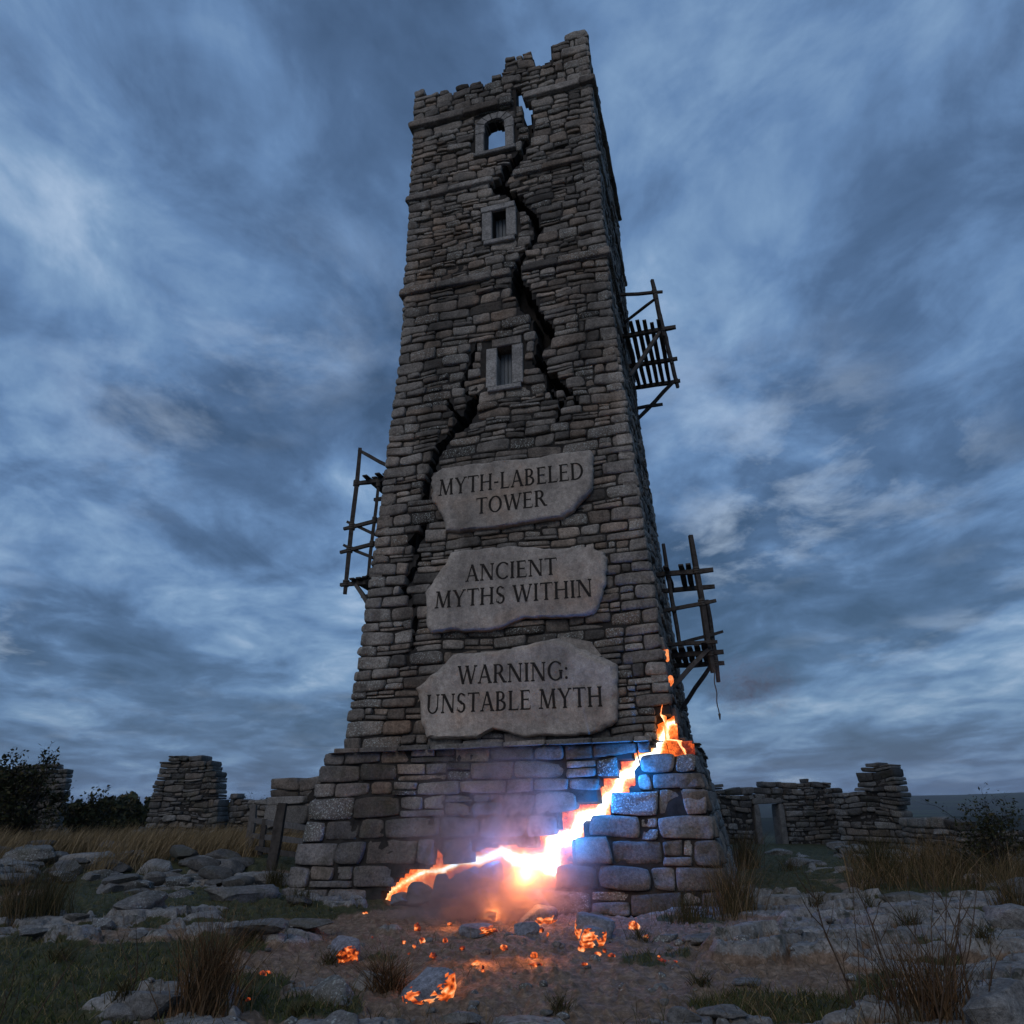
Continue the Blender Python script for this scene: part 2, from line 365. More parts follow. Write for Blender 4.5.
def ground_mat():
    m, g = newmat('moorland_ground')
    P = g.n('ShaderNodeNewGeometry').outputs['Position']
    k = g.n('ShaderNodeSeparateColor', {0: g.n('ShaderNodeAttribute', attribute_name='mask').outputs['Color']})
    n1 = g.noise(P, 1.3, 6, .65); n2 = g.noise(P, 9, 6, .7); n3 = g.noise(P, 45, 4, .7); n4 = g.noise(P, 160, 2, .6)
    rock = g.ramp(n1, [(.3, (.14, .134, .125)), (.55, (.24, .232, .215)), (.75, (.35, .34, .32))])
    rock = g.mix(.9, rock, g.ramp(n2, [(.3, .45), (.5, 1.0), (.7, 1.45)]), 'MULTIPLY')
    rock = g.mix(g.ramp(g.noise(P, 20, 4, .7), [(.60, 0.0), (.66, .8)]), rock, (.33, .36, .35))
    rock = g.mix(g.ramp(g.noise(g.vmath('ADD', P, (4, 9, 1)), 3.5, 5, .7), [(.55, 0.0), (.64, .8)]), rock, (.035, .038, .022))
    soil = g.ramp(n2, [(.3, (.085, .056, .036)), (.5, (.19, .132, .088)), (.7, (.34, .25, .18))])
    grs = g.ramp(n2, [(.3, (.020, .025, .009)), (.5, (.045, .050, .017)), (.72, (.10, .085, .036))])
    far = g.ramp(g.noise(P, .004, 6, .6), [(.40, (.010, .014, .008)), (.47, (.018, .022, .010)), (.52, (.035, .06, .016)), (.56, (.02, .018, .012))], 'CONSTANT')
    far = g.mix(.8, far, g.ramp(g.noise(P, .03, 5, .7), [(.3, .5), (.7, 1.4)]), 'MULTIPLY')
    c = g.mix(g.ramp(g.math('ADD', k.outputs[1], g.math('MULTIPLY', g.math('SUBTRACT', n2, .5), .9)), [(.4, 0.0), (.6, 1.0)]), soil, grs)
    c = g.mix(g.ramp(g.math('ADD', k.outputs[0], g.math('MULTIPLY', g.math('SUBTRACT', n3, .5), .7)), [(.4, 0.0), (.6, 1.0)]), c, rock)
    # the green pasture below the hill on the right
    q = g.vmath('MULTIPLY', g.vmath('SUBTRACT', P, (215, 360, 0)), (1 / 95, 1 / 75, 0)); ql = g.n('ShaderNodeVectorMath', {0: q}, operation='LENGTH').outputs['Value']
    far = g.mix(g.ramp(ql, [(.85, 1.0), (.95, 0.0)]), far, (.07, .12, .03))
    c = g.mix(k.outputs[2], c, far)
    c = g.mix(.6, c, g.ramp(n3, [(.3, .5), (.5, 1.0), (.72, 1.6)]), 'MULTIPLY')
    h = g.math('ADD', g.math('MULTIPLY', n2, 1.0), g.math('ADD', g.math('MULTIPLY', n3, .4), g.math('MULTIPLY', n4, .12)))
    b = g.n('ShaderNodeBump', {'Height': h, 'Strength': .9, 'Distance': .04}).outputs[0]
    finish(g, c, .8, b, .35); return m
M_GROUND = ground_mat()
rs = 2.0 * 1.0062 ** np.arange(int(math.log(42 / 2.0) / math.log(1.0062)) + 1)
g0 = ground_grid('ground', rs, np.radians(np.linspace(-52, 52, 760)), M_GROUND)
meta(g0, kind='structure')
rf = np.concatenate([[.02], np.geomspace(1, rs[-1] - .4, 60)])
angs = np.radians(np.linspace(52, 308, 120)); gb = ground_grid('ground_around', rf, angs, M_GROUND, -.02, False); meta(gb, kind='structure')
gc = ground_grid('ground_underfoot', np.concatenate([[.02], np.linspace(.3, 2.03, 8)]), np.radians(np.linspace(-52.5, 52.5, 60)), M_GROUND, -.01, False); meta(gc, kind='structure')
ra = np.geomspace(rs[-1] - .3, 5200, 150); gf = ground_grid('hills', ra, np.radians(np.linspace(0, 360, 721)), M_GROUND, -.05, False); meta(gf, kind='structure')

def ground_hit(px, py, lim=80):
    d = ray(px, py); t = 2. * 1.006 ** np.arange(int(math.log(lim / 2) / math.log(1.006)))
    P = EYE + d * t[:, None]; b = np.nonzero(P[:, 2] < H(P[:, 0], P[:, 1]))[0]
    return P[b[0]] if len(b) else EYE + d * lim
def on_ground(x, y): return np.array([x, y, float(H(x, y))])

# ------------------------------------------------------------------ masonry generator
PX = np.array([-1, -.93, -.75, -.4, 0, .4, .75, .93, 1]); PY = np.array([-1, -.88, -.5, 0, .5, .88, 1])
def stones_mesh(st, mapfn, depth, closed=False, rnd=.03, rough=.02, warp=.0):
    """st: (n,8) u0,u1,z0,z1,prot,r1,r2,r3 ; mapfn(u,z,out)->(...,3)"""
    st = np.asarray(st, float); n = len(st); nx, ny = len(PX), len(PY)
    QX, QY = np.meshgrid(PX, PY, indexing='ij')
    QX = QX.ravel()[None]; QY = QY.ravel()[None]
    uc = (st[:, 0] + st[:, 1])[:, None] / 2; zc = (st[:, 2] + st[:, 3])[:, None] / 2
    w = (st[:, 1] - st[:, 0])[:, None] / 2; h = (st[:, 3] - st[:, 2])[:, None] / 2
    R = np.random.default_rng(n + 3)
    j = R.uniform(-1, 1, (n, 14))
    m = np.minimum(w, h)
    pinch = 1 - .16 * np.abs(QY) ** 3 * R.uniform(.1, 1, (n, 1)) * np.minimum(1, h / w * 1.5)
    pinz = 1 - .20 * np.abs(QX) ** 4 * R.uniform(0, 1, (n, 1))
    cx = (j[:, 0:1] * QY + j[:, 1:2] * QX * QY) * .10 * m; cz = (j[:, 2:3] * QX + j[:, 3:4] * QX * QY) * .10 * m
    U = uc + QX * w * pinch + cx; Z = zc + QY * h * pinz + cz
    dx = (1 - np.abs(QX)) * w; dz = (1 - np.abs(QY)) * h
    r = np.minimum(rnd, m * .5)
    fall = lambda d: r - np.sqrt(np.maximum(r * r - (r - np.minimum(d, r)) ** 2, 0))
    nz = fbm(U * 6 + j[:, 4:5] * 50, Z * 7 + j[:, 5:6] * 50, 0, 3, 41) * rough * 2.2
    OUT = st[:, 4:5] - fall(dx) * .9 - fall(dz) * .9 + nz + (j[:, 6:7] * QX + j[:, 7:8] * QY * .6) * rough * .8
    U2, Z2 = U, Z
    if warp:
        U2 = U + warp * fbm(U * .9, Z * .9, 0, 2, 61) * 2; Z2 = Z + warp * fbm(U * .7 + 9, Z * .9, 0, 2, 62) * 2
    A = mapfn(U2, Z2, OUT)
    ring = [i * ny for i in range(nx)] + [(nx - 1) * ny + k for k in range(1, ny)] + [i * ny + ny - 1 for i in range(nx - 2, -1, -1)] + [k for k in range(ny - 2, 0, -1)]
    gi = np.arange(nx * ny).reshape(nx, ny)
    Fq = np.stack([gi[:-1, :-1], gi[1:, :-1], gi[1:, 1:], gi[:-1, 1:]], -1).reshape(-1, 4)
    k = nx * ny
    rg = np.array(ring); L = len(rg)
    if not closed:
        B = mapfn(U2[:, rg], Z2[:, rg], np.full((n, L), -depth))
        V = np.concatenate([A, B], 1); tot = k + L
        i0 = np.arange(L); i1 = (i0 + 1) % L
        Fs = np.stack([rg[i0], k + i0, k + i1, rg[i1]], -1)
        Ft = np.concatenate([Fq, Fs])
    else:
        O2 = -depth - (OUT - st[:, 4:5]) - st[:, 4:5] * R.uniform(-1, 1, (n, 1))
        B = mapfn(U2, Z2, O2); V = np.concatenate([A, B], 1); tot = 2 * k
        i0 = np.arange(L); i1 = (i0 + 1) % L
        Fs = np.stack([rg[i0], k + rg[i0], k + rg[i1], rg[i1]], -1)
        Ft = np.concatenate([Fq, Fq[:, ::-1] + k, Fs])
    Fall = (Ft[None] + (np.arange(n) * tot)[:, None, None]).reshape(-1, 4)
    tone = np.repeat(st[:, 5:8], tot, 0)
    return V.reshape(-1, 3), Fall, tone
def poly_intervals(polys, z):
    out = []
    for P in polys:
        xs = []
        for (x0, z0), (x1, z1) in zip(P, P[1:] + P[:1]):
            if (z0 <= z) != (z1 <= z): xs.append(x0 + (z - z0) / (z1 - z0) * (x1 - x0))
        xs.sort()
        out += [(xs[i], xs[i + 1]) for i in range(0, len(xs) - 1, 2)]
    return sorted(out)
def inside(P, X, Y):
    r = np.zeros(X.shape, bool)
    for (x0, y0), (x1, y1) in zip(P, P[1:] + P[:1]):
        c = ((y0 <= Y) != (y1 <= Y))
        with np.errstate(divide='ignore', invalid='ignore'):
            xi = x0 + (Y - y0) / ((y1 - y0) if y1 != y0 else 1e-9) * (x1 - x0)
        r ^= c & (X < xi)
    return r
def lay(rows, lo, hi, wfn, holes=(), top=None, gap=.012, split=.25, prot=.03, quoin=0., seed=1, big=()):
    """coursed rubble: returns the stones between lo(z) and hi(z)"""
    R = random.Random(seed); out = []
    for ri, (z0, z1) in enumerate(rows):
        zm = (z0 + z1) / 2; h = z1 - z0
        a, b = lo(zm), hi(zm)
        segs = []; c = a
        for (p, q) in poly_intervals(holes, zm):
            jw = min(.11, (q - p) * .7); p += R.uniform(-jw, jw * .3); q += R.uniform(-jw * .3, jw)
            if p > c: segs.append((c, min(p, b)))
            c = max(c, q)
        if c < b: segs.append((c, b))
        if top is not None:
            us_ = np.linspace(a, b, 260); ok = top(us_) > zm; iv = []; st_ = None
            for i_, k_ in enumerate(ok):
                if k_ and st_ is None: st_ = us_[i_]
                if (not k_ or i_ == len(ok) - 1) and st_ is not None: iv.append((st_, us_[i_])); st_ = None
            if not ok.all():
                iv = [(p if p == a else p + R.uniform(-.03, .05), q if q == b else q + R.uniform(-.05, .03)) for p, q in iv]
            segs = [(max(p, x), min(q, y)) for p, q in segs for x, y in iv if min(q, y) - max(p, x) > .06]
        for (s0, s1) in segs:
            if s1 - s0 < .05: continue
            cuts = [s0]; w0, w1 = wfn(zm)
            if quoin and s0 == a: cuts.append(min(s1, s0 + (quoin * R.uniform(1.0, 1.3) if ri % 2 else quoin * R.uniform(.5, .65))))
            endq = s1 - (quoin * R.uniform(1.0, 1.3) if (ri + 1) % 2 else quoin * R.uniform(.5, .65)) if quoin and s1 == b else s1
            while cuts[-1] < endq - w0 * .6:
                nx_ = cuts[-1] + R.uniform(w0, w1) * (.6 + 1.1 * min(1, h / .3))
                if nx_ > endq - w0 * .5: nx_ = endq
                cuts.append(nx_)
            if endq < s1: cuts.append(s1)
            for i in range(len(cuts) - 1):
                u0, u1 = cuts[i], cuts[i + 1]
                if u1 - u0 < .04: continue
                isq = quoin and ((i == 0 and s0 == a) or (i == len(cuts) - 2 and s1 == b))
                pr = R.uniform(-prot, prot); t = (R.random(), R.random(), R.random())
                if isq: t = (min(1, t[0] * .6 + .35), t[1] * .6, t[2]); pr = abs(pr) * .7
                if not isq and h > .15 and u1 - u0 > .2 and R.random() < split:
                    k = R.uniform(.35, .65); zz_ = z0 + h * k
                    out.append((u0 + gap, u1 - gap, z0 + gap, zz_ - gap * .7, pr, *t))
                    if u1 - u0 > .4 and R.random() < .6:
                        um = (u0 + u1) / 2 + R.uniform(-.1, .1)
                        out.append((u0 + gap, um - gap, zz_ + gap * .7, z1 - gap, R.uniform(-prot, prot), R.random(), R.random(), R.random()))
                        out.append((um + gap, u1 - gap, zz_ + gap * .7, z1 - gap, R.uniform(-prot, prot), R.random(), R.random(), R.random()))
                    else: out.append((u0 + gap, u1 - gap, zz_ + gap * .7, z1 - gap, R.uniform(-prot, prot), R.random(), R.random(), R.random()))
                else:
                    dz0 = 0 if isq else R.uniform(-.4, 1) * gap; out.append((u0 + gap * R.uniform(.6, 1.6), u1 - gap * R.uniform(.6, 1.6), z0 + gap + dz0, z1 - gap + R.uniform(-.6, .6) * gap, pr, *t))
    return out
def make_rows(z0, z1, h0, h1, seed=1):
    R = random.Random(seed); r = []; z = z0
    while z < z1 - h0 * .5:
        n = min(z1, z + R.uniform(h0, h1))
        if z1 - n < h0 * .6: n = z1
        r.append((z, n)); z = n
    return r

# ------------------------------------------------------------------ the tower
ZP, Z3, Z2S, ZC = 2.53, 14.12, 17.37, 20.15
tower = empty('stone_tower', tuple(T0))
meta(tower, 'tall tapering ruined stone tower with jagged cracks and a glowing fissure in its base', 'tower')
def face_map(k):
    c, s = [(1, 0), (0, 1), (-1, 0), (0, -1)][k]
    def f(u, z, o):
        a = half(z) + o
        lx = c * u + s * a; ly = s * u - c * a      # k=0: front (u,-a); k=1: right (a,u)
        return world(np.stack([lx, ly, z + 0 * u], -1))
    return f
def pxpoly(pts): return [tuple(front(*p)) for p in pts]
def crack(pts, ws):
    """band polygon around a pixel polyline, widths in px"""
    Lp = []; Rp = []
    for i, (x, y) in enumerate(pts):
        w = ws[i] / 2
        Lp.append((x - w, y)); Rp.append((x + w, y))
    return pxpoly(Lp + Rp[::-1])
CR1 = crack([(526, 108), (528, 122), (530, 136), (524, 146), (517, 158), (508, 167), (503, 176), (497, 183), (504, 191), (514, 194), (520, 205), (532, 214), (537, 228), (534, 240), (526, 250), (518, 262), (515, 275), (520, 290), (528, 308), (540, 318), (545, 330), (546, 341), (539, 350), (538, 362), (548, 372), (556, 385), (566, 392), (578, 408)],
            [6, 6, 3, 4, 10, 11, 13, 12, 20, 15, 9, 7, 6, 3, 3, 4, 7, 17, 17, 10, 19, 12, 5, 11, 9, 13, 8, 3])
CR2 = crack([(476, 342), (474, 352), (470, 366), (464, 378), (461, 388), (474, 395), (470, 412), (462, 424), (452, 434), (438, 448), (433, 462), (428, 478), (424, 500)],
            [2, 4, 2, 5, 3, 4, 12, 13, 6, 11, 8, 5, 3])
CR3 = crack([(425, 520), (420, 530), (412, 545), (420, 556), (412, 572), (404, 590), (412, 602), (416, 620), (412, 640), (408, 660)], [3, 8, 10, 3, 6, 4, 2, 3, 2, 2])
SLIT = pxpoly([(515, 91), (522, 91), (522, 99), (525, 104), (531, 108), (531, 113), (526, 113), (521, 106), (516, 103)])
FISS = pxpoly([(377, 908), (386, 890), (404, 873), (431, 868), (434, 850), (438, 850), (440, 864), (466, 855), (494, 846), (534, 847), (534, 832), (558, 832), (560, 806), (598, 802), (600, 779), (617, 777), (618, 762), (632, 761), (633, 750), (654, 748), (655, 716), (700, 713), (700, 754), (664, 757),
               (632, 768), (632, 785), (626, 787), (626, 802), (607, 803), (607, 819), (582, 821), (582, 838), (569, 839), (569, 868), (553, 870), (553, 888), (530, 892), (514, 912), (500, 912), (398, 912)])
CORE = [front(*p) for p in [(378, 907), (384, 893), (394, 887), (408, 878), (420, 873), (440, 871), (456, 862), (478, 861), (496, 853), (512, 862), (538, 863), (548, 869), (549, 843), (571, 837), (577, 818), (597, 814), (603, 799), (613, 794), (618, 776), (633, 771), (638, 758), (655, 754), (660, 738), (667, 722), (682, 718)]]
WTH = [.02, .02, .025, .03, .03, .035, .045, .055, .06, .07, .10, .12, .10, .085, .075, .07, .065, .06, .055, .055, .055, .055, .045, .035, .03]
PEAK = [.10, .12, .14, .20, .24, .30, .48, .56, .60, .62, .66, .68, .64, .60, .60, .58, .58, .56, .56, .56, .54, .52, .44, .30, .2]
WIN1 = pxpoly([(484, 150), (485, 128), (489, 122), (495, 119), (501, 121), (505, 127), (505, 147)])
WIN2 = pxpoly([(492, 240), (492, 212), (506, 209), (506, 236)])
WIN3 = pxpoly([(497, 386), (497, 344), (512, 342), (512, 384)])
def grow(P, d):
    c = np.mean(P, 0); return [tuple(np.array(p) + np.sign(np.array(p) - c) * d) for p in P]
def wrect(P):
    x = [p[0] for p in P]; z = [p[1] for p in P]; return min(x), max(x), min(z), max(z)
TOPPX = [(408, 94), (420, 89), (432, 92), (444, 88), (452, 91), (462, 84), (474, 82), (491, 82), (492, 75), (503, 71), (504, 60), (532, 53), (534, 64), (550, 57), (551, 42), (570, 36), (584, 31)]
TU = [front(*p) for p in TOPPX]
def top_front(u): return np.interp(u, [t[0] for t in TU], [t[1] for t in TU])
def top_right(u):   # u from -a (near corner) to +a (far)
    v = np.interp(u, [-2.7, -1.9, -1.88, -1.0, -.98, 0, .02, 1.0, 1.05, 2.7], [22.2, 22.1, 21.3, 21.3, 22.0, 21.8, 21.0, 20.9, 21.4, 20.7]); return v
def top_back(u): return np.interp(u, [-2.7, -1.5, -1.45, 0, .6, 1.6, 2.7], [20.6, 20.4, 19.8, 20.0, 19.4, 18.7, 19.0])
def top_left(u): return np.interp(u, [-2.7, -1, 0, 1.4, 1.45, 2.7], [19.0, 19.7, 20.8, 20.9, 20.6, 20.9])
TOPS = [top_front, top_right, top_back, top_left]
rows_pl = make_rows(-.5, ZP, .24, .40, 5); rows_sh = make_rows(ZP, 21.9 + .6, .15, .33, 6)
def thick(z): return np.where(z > 18.0, .38, 1.0)
CR4 = crack([(520, 205), (511, 212), (508, 226)], [4, 3, 2])
CR5 = crack([(552, 376), (548, 392), (560, 404), (556, 420)], [5, 4, 4, 2])
CR6 = crack([(462, 424), (452, 408), (446, 396)], [7, 4, 3])
CR7 = crack([(585, 408), (592, 424), (590, 440)], [4, 3, 2])
CR8 = crack([(521, 268), (536, 262), (546, 258)], [5, 3, 2])
CRACKS = [CR1, CR2, CR3, CR4, CR5, CR6, CR8]
holes0 = CRACKS + [FISS, SLIT]
wins = [wrect(WIN1), wrect(WIN2), wrect(WIN3)]
frames = [(w[0] - .28, w[1] + .28, w[2] - .14, w[3] + .22) for w in wins]
frp = [[(a, c), (b, c), (b, d), (a, d)] for a, b, c, d in frames]
# right-face part of the fissure (u = distance along the right face from its near corner)
def rfiss(z): return
FISS_R = [(-3.6, 2.05), (-2.72, 2.25), (-2.7, 2.75), (-3.0, 2.95), (-3.0, 3.3), (-3.6, 3.3)]
def core_face(k):
    step = .07 if k == 0 else .16
    NZ = int((22.6 + .6) / step); NU = int(7.2 / step)
    zs = np.linspace(-.55, 22.45, NZ); fr = np.linspace(-1, 1, NU)
    Zg, Fg = np.meshgrid(zs, fr, indexing='ij')
    Ug = Fg * (half(Zg) - .05)
    out = np.full(Zg.shape, -.055)
    thru = np.zeros(Zg.shape, bool)
    if k == 0:
        for c in CRACKS: out = np.where(inside(c, Ug + fbm(Ug * 7, Zg * 7, 0, 3, 5) * .10, Zg), -.80, out)
        out = np.where(inside(FISS, Ug, Zg), -.60, out)
        for i, w in enumerate((WIN1, WIN2, WIN3)): thru |= inside(grow(w, .03), Ug, Zg)
        x0, x1, z0, z1 = wrect(SLIT); thru |= (Ug > x0 - .03) & (Ug < x1 + .03) & (Zg > z0) & (Zg < z1 + .55)
    if k == 1: out = np.where(inside(FISS_R, Ug, Zg), -.45, out)
    cz = (Zg[:-1, :-1] + Zg[1:, 1:]) / 2; cu = (Ug[:-1, :-1] + Ug[1:, 1:]) / 2
    keep = (cz < TOPS[k](cu) - .12) & ~(thru[:-1, :-1] & thru[1:, 1:])
    mp_ = face_map(k)
    A = mp_(Ug, Zg, out).reshape(-1, 3); B = mp_(Ug, Zg, -thick(Zg)).reshape(-1, 3)
    N = len(A); gi = np.arange(N).reshape(Zg.shape)
    q = np.stack([gi[:-1, :-1], gi[:-1, 1:], gi[1:, 1:], gi[1:, :-1]], -1)
    Fo = q[keep]; Fi = q[keep][:, ::-1] + N
    bd = []
    kp = np.pad(keep, 1); kp[:, 0] = True; kp[:, -1] = True      # the four walls meet at the corners, no end faces there
    K = kp[1:-1, 1:-1]
    for (sh, a, b) in ((kp[:-2, 1:-1], 0, 1), (kp[1:-1, 2:], 1, 2), (kp[2:, 1:-1], 2, 3), (kp[1:-1, :-2], 3, 0)):
        e = q[K & ~sh]; bd.append(np.stack([e[:, b], e[:, a], e[:, a] + N, e[:, b] + N], -1))
    return np.concatenate([A, B]), np.concatenate([Fo, Fi] + bd)
for k in range(4):
    V, Fc = core_face(k); o = mesh_obj('wall_core', V, Fc, M_MORTAR, tower, smooth=False)
for k in range(4):
    mp_ = face_map(k)
    lo = lambda z: -half(z) + .01; hi = lambda z: half(z) - .01
    hs = holes0 + frp if k == 0 else ([FISS_R] if k == 1 else [])
    st = lay(rows_sh, lo, hi, lambda z: (.24, .54) if z < 20.3 else (.20, .36), hs, TOPS[k], split=.40, prot=.042, quoin=.62, seed=20 + k)
    V, Fc, t = stones_mesh(st, mp_, .30, rnd=.035, rough=.020, warp=.05)
    mesh_obj('masonry', V, Fc, M_STONE, tower, attrs={'tone': t})
    lo2 = lambda z: -half(z) + .0; hi2 = lambda z: half(z)
    st = lay(rows_pl, lo2, hi2, lambda z: (.30, .62), [FISS] if k == 0 else hs[:1], None, gap=.014, split=.16, prot=.04, quoin=.75, seed=40 + k)
    V, Fc, t = stones_mesh(st, mp_, .40, rnd=.022, rough=.030, warp=.045)
    mesh_obj('plinth_masonry', V, Fc, M_PLINTH, tower, attrs={'tone': t})
# ledge on top of the plinth, and string courses
def course(name, z0, z1, proud, k, holes, seed, mat=M_STONE, w=(.5, 1.1)):
    st = lay([(z0, z1)], lambda z: -half(z) - proud * .9, lambda z: half(z) + proud * .9, lambda z: w, holes, None, gap=.006, split=0, prot=.015, seed=seed)
    st = [(a, b, c, d, e + proud, *r) for a, b, c, d, e, *r in st]
    V, Fc, t = stones_mesh(st, face_map(k), .25, rnd=.03, rough=.014)
    return mesh_obj(name, V, Fc, mat, tower, attrs={'tone': t})
for k in range(4):
    h0 = holes0 if k == 0 else ([FISS_R] if k == 1 else [])
    course('plinth_ledge', ZP - .02, ZP + .10, .16 if k == 0 else .10, k, h0, 60 + k, M_PLINTH, (.4, .9))
    course('string_course', Z3 - .10, Z3 + .12, .105, k, h0, 64 + k)
    course('string_course', Z2S - .10, Z2S + .10, .09, k, h0, 68 + k)
    if k < 2: course('cornice', ZC - .12, ZC + .14, .13, k, [SLIT] if k == 0 else [], 72 + k)
# windows: dressed surrounds, shutters in the lower two
fm0 = face_map(0)
def block(mb, u0, u1, z0, z1, o0, o1, b=.02):
    """chamfered dressed stone on the front face"""
    U = [u0, u0 + b, u1 - b, u1]; Zs = [z0, z0 + b, z1 - b, z1]
    P = [(u0, z0, o0), (u1, z0, o0), (u1, z1, o0), (u0, z1, o0), (u0, z0, o1 - b), (u1, z0, o1 - b), (u1, z1, o1 - b), (u0, z1, o1 - b),
         (u0 + b, z0 + b, o1), (u1 - b, z0 + b, o1), (u1 - b, z1 - b, o1), (u0 + b, z1 - b, o1)]
    V = [fm0(np.array([p[0]]), np.array([p[1]]), np.array([p[2]]))[0] for p in P]
    mb.add(V, [(0, 4, 5, 1)[::-1], (1, 5, 6, 2)[::-1], (2, 6, 7, 3)[::-1], (3, 7, 4, 0)[::-1], (4, 8, 9, 5)[::-1], (5, 9, 10, 6)[::-1], (6, 10, 11, 7)[::-1], (7, 11, 8, 4)[::-1], (8, 11, 10, 9)[::-1], (0, 1, 2, 3)[::-1]])
for wi, (w, fr_) in enumerate(zip(wins, frames)):
    u0, u1, z0, z1 = w
    win = empty('window', tuple(fm0(np.array([(u0 + u1) / 2]), np.array([z0]), np.array([0.]))[0])); win.parent = tower
    win.location = Vector(win.location) - Vector(tower.location)
    base = Vector(win.location) + Vector(tower.location)
    def wb(name, mb, mat):
        V = np.concatenate(mb.V); o = mesh_obj(name, V - np.array(base), mb.F, mat, smooth=False, attrs={'tone': np.tile([[random.uniform(.4, .9), random.uniform(0, .5), .2]], (len(V), 1))}); o.parent = win; return o
    for s in (0, 1):
        if wi == 1 or wi == 2:
            m = MB(); block(m, *((u0 - .27, u0) if s == 0 else (u1, u1 + .27)), z0, z1 - (.12 if wi == 2 else 0), -.4, .035 + .003 * s); wb('jamb', m, M_DRESSED)
        else:
            m = MB(); zc_ = z0 + (z1 - z0) * .62
            block(m, *((u0 - .25, u0) if s == 0 else (u1, u1 + .25)), z0, zc_ - .008, -.4, .035 + .003 * s)
            wb('jamb', m, M_DRESSED)
            m = MB(); block(m, *((u0 - .26, u0 + .02) if s == 0 else (u1 - .02, u1 + .26)), zc_ + .008, z1 - .2, -.4, .025 + .003 * s); wb('jamb', m, M_DRESSED)
    if wi == 0:   # round arch of small voussoirs
        m = MB(); c = (u0 + u1) / 2; r0 = (u1 - u0) / 2; zs_ = z1 - r0 * .85; n = 7
        for i in range(n):
            a0 = math.pi * i / n + .03; a1 = math.pi * (i + 1) / n - .03
            P = []
            for o in (-.4, .03 + .006 * (i % 3)):
                for (rr, a) in ((r0, a0), (r0 + .27, a0), (r0 + .27, a1), (r0, a1)):
                    P.append(fm0(np.array([c + rr * math.cos(a)]), np.array([zs_ + rr * .85 * math.sin(a)]), np.array([o]))[0])
            m.add(P, [(0, 1, 2, 3), (7, 6, 5, 4), (0, 4, 5, 1), (1, 5, 6, 2), (2, 6, 7, 3), (3, 7, 4, 0)])
        wb('arch', m, M_DRESSED)
        m = MB(); block(m, u0 - .30, u1 + .30, z0 - .14, z0 - .01, -.4, .07); wb('sill', m, M_DRESSED)
        st = []
        for (a, b, c_, d) in ((u0 - .28, u0 - .1, z1 - .1, z1 + .2), (u1 + .1, u1 + .28, z1 - .1, z1 + .2), (u0 - .12, u0 + .3, z1 + .1, z1 + .22), (u0 + .3, u1 + .12, z1 + .1, z1 + .22)): st.append((a, b, c_, d, -.02, .4, .3, .1))
        V, Fc, t = stones_mesh(st, fm0, .3); o = mesh_obj('spandrel_stones', V - np.array(base), Fc, M_STONE, attrs={'tone': t}); o.parent = win
    else:
        m = MB(); block(m, u0 - (.30 if wi == 1 else .12), u1 + .24, z1 + .008 - (.12 if wi == 2 else 0), z1 + (.2 if wi == 1 else .12), -.4, .05); wb('lintel', m, M_DRESSED if wi == 1 else M_STONE)
        m = MB(); block(m, u0 - .22, u1 + .22, z0 - .14, z0 - .008, -.4, .06); wb('sill', m, M_DRESSED)
        m = MB(); n = 4
        for i in range(n):
            a = u0 + (u1 - u0) * i / n; b = u0 + (u1 - u0) * (i + 1) / n - .012
            block(m, a, b, z0, z1 + .25, -.42, -.34 + .012 * (i % 2), .008)
        wb('shutter', m, M_SHUT)

# molten surface inside the fissure
def heat_surface():
    us = np.arange(-2.9, 4.3, .035); zs = np.arange(-.3, 3.7, .035)
    Zg, Ug = np.meshgrid(zs, us, indexing='ij')
    best = np.full(Zg.shape, -9.)
    for (p, q, w0, w1, k0, k1) in zip(CORE[:-1], CORE[1:], WTH[:-1], WTH[1:], PEAK[:-1], PEAK[1:]):
        p = np.array(p); q = np.array(q); d = q - p; t = np.clip(((Ug - p[0]) * d[0] + (Zg - p[1]) * d[1]) / (d @ d), 0, 1)
        dist = np.hypot(Ug - p[0] - t * d[0], Zg - p[1] - t * d[1])
        w = w0 + (w1 - w0) * t
        e = .42 + (k0 + (k1 - k0) * t) * np.exp(-(dist / (w * 1.25)) ** 2) - .55 * dist
        best = np.maximum(best, e)
    best = best + fbm(Ug * 5, Zg * 5, 0, 3, 88) * .12
    ins = inside(FISS, Ug, Zg)
    # lower-left mass is dark rock seen through the heat
    OUT = -.30 + fbm(Ug * 2.2, Zg * 2.2, 0, 4, 90) * .16 + fbm(Ug * 11, Zg * 11, 0, 3, 91) * .04
    keep = ins
    c = keep[:-1, :-1] | keep[1:, :-1] | keep[:-1, 1:] | keep[1:, 1:]
    c = c & (np.abs(Ug[:-1, :-1]) < half(Zg[:-1, :-1]) - .02)
    V = fm0(Ug, Zg, OUT).reshape(-1, 3); gi = np.arange(Ug.size).reshape(Ug.shape)
    q = np.stack([gi[:-1, :-1], gi[:-1, 1:], gi[1:, 1:], gi[1:, :-1]], -1)[c]
    used, inv = np.unique(q, return_inverse=True)
    return V[used], inv.reshape(q.shape), np.clip(best, 0, 1).ravel()[used]
V, Fc, ht = heat_surface()
mesh_obj('molten_fissure', V, Fc, M_MOLTEN, tower, attrs={'hotness': ht})
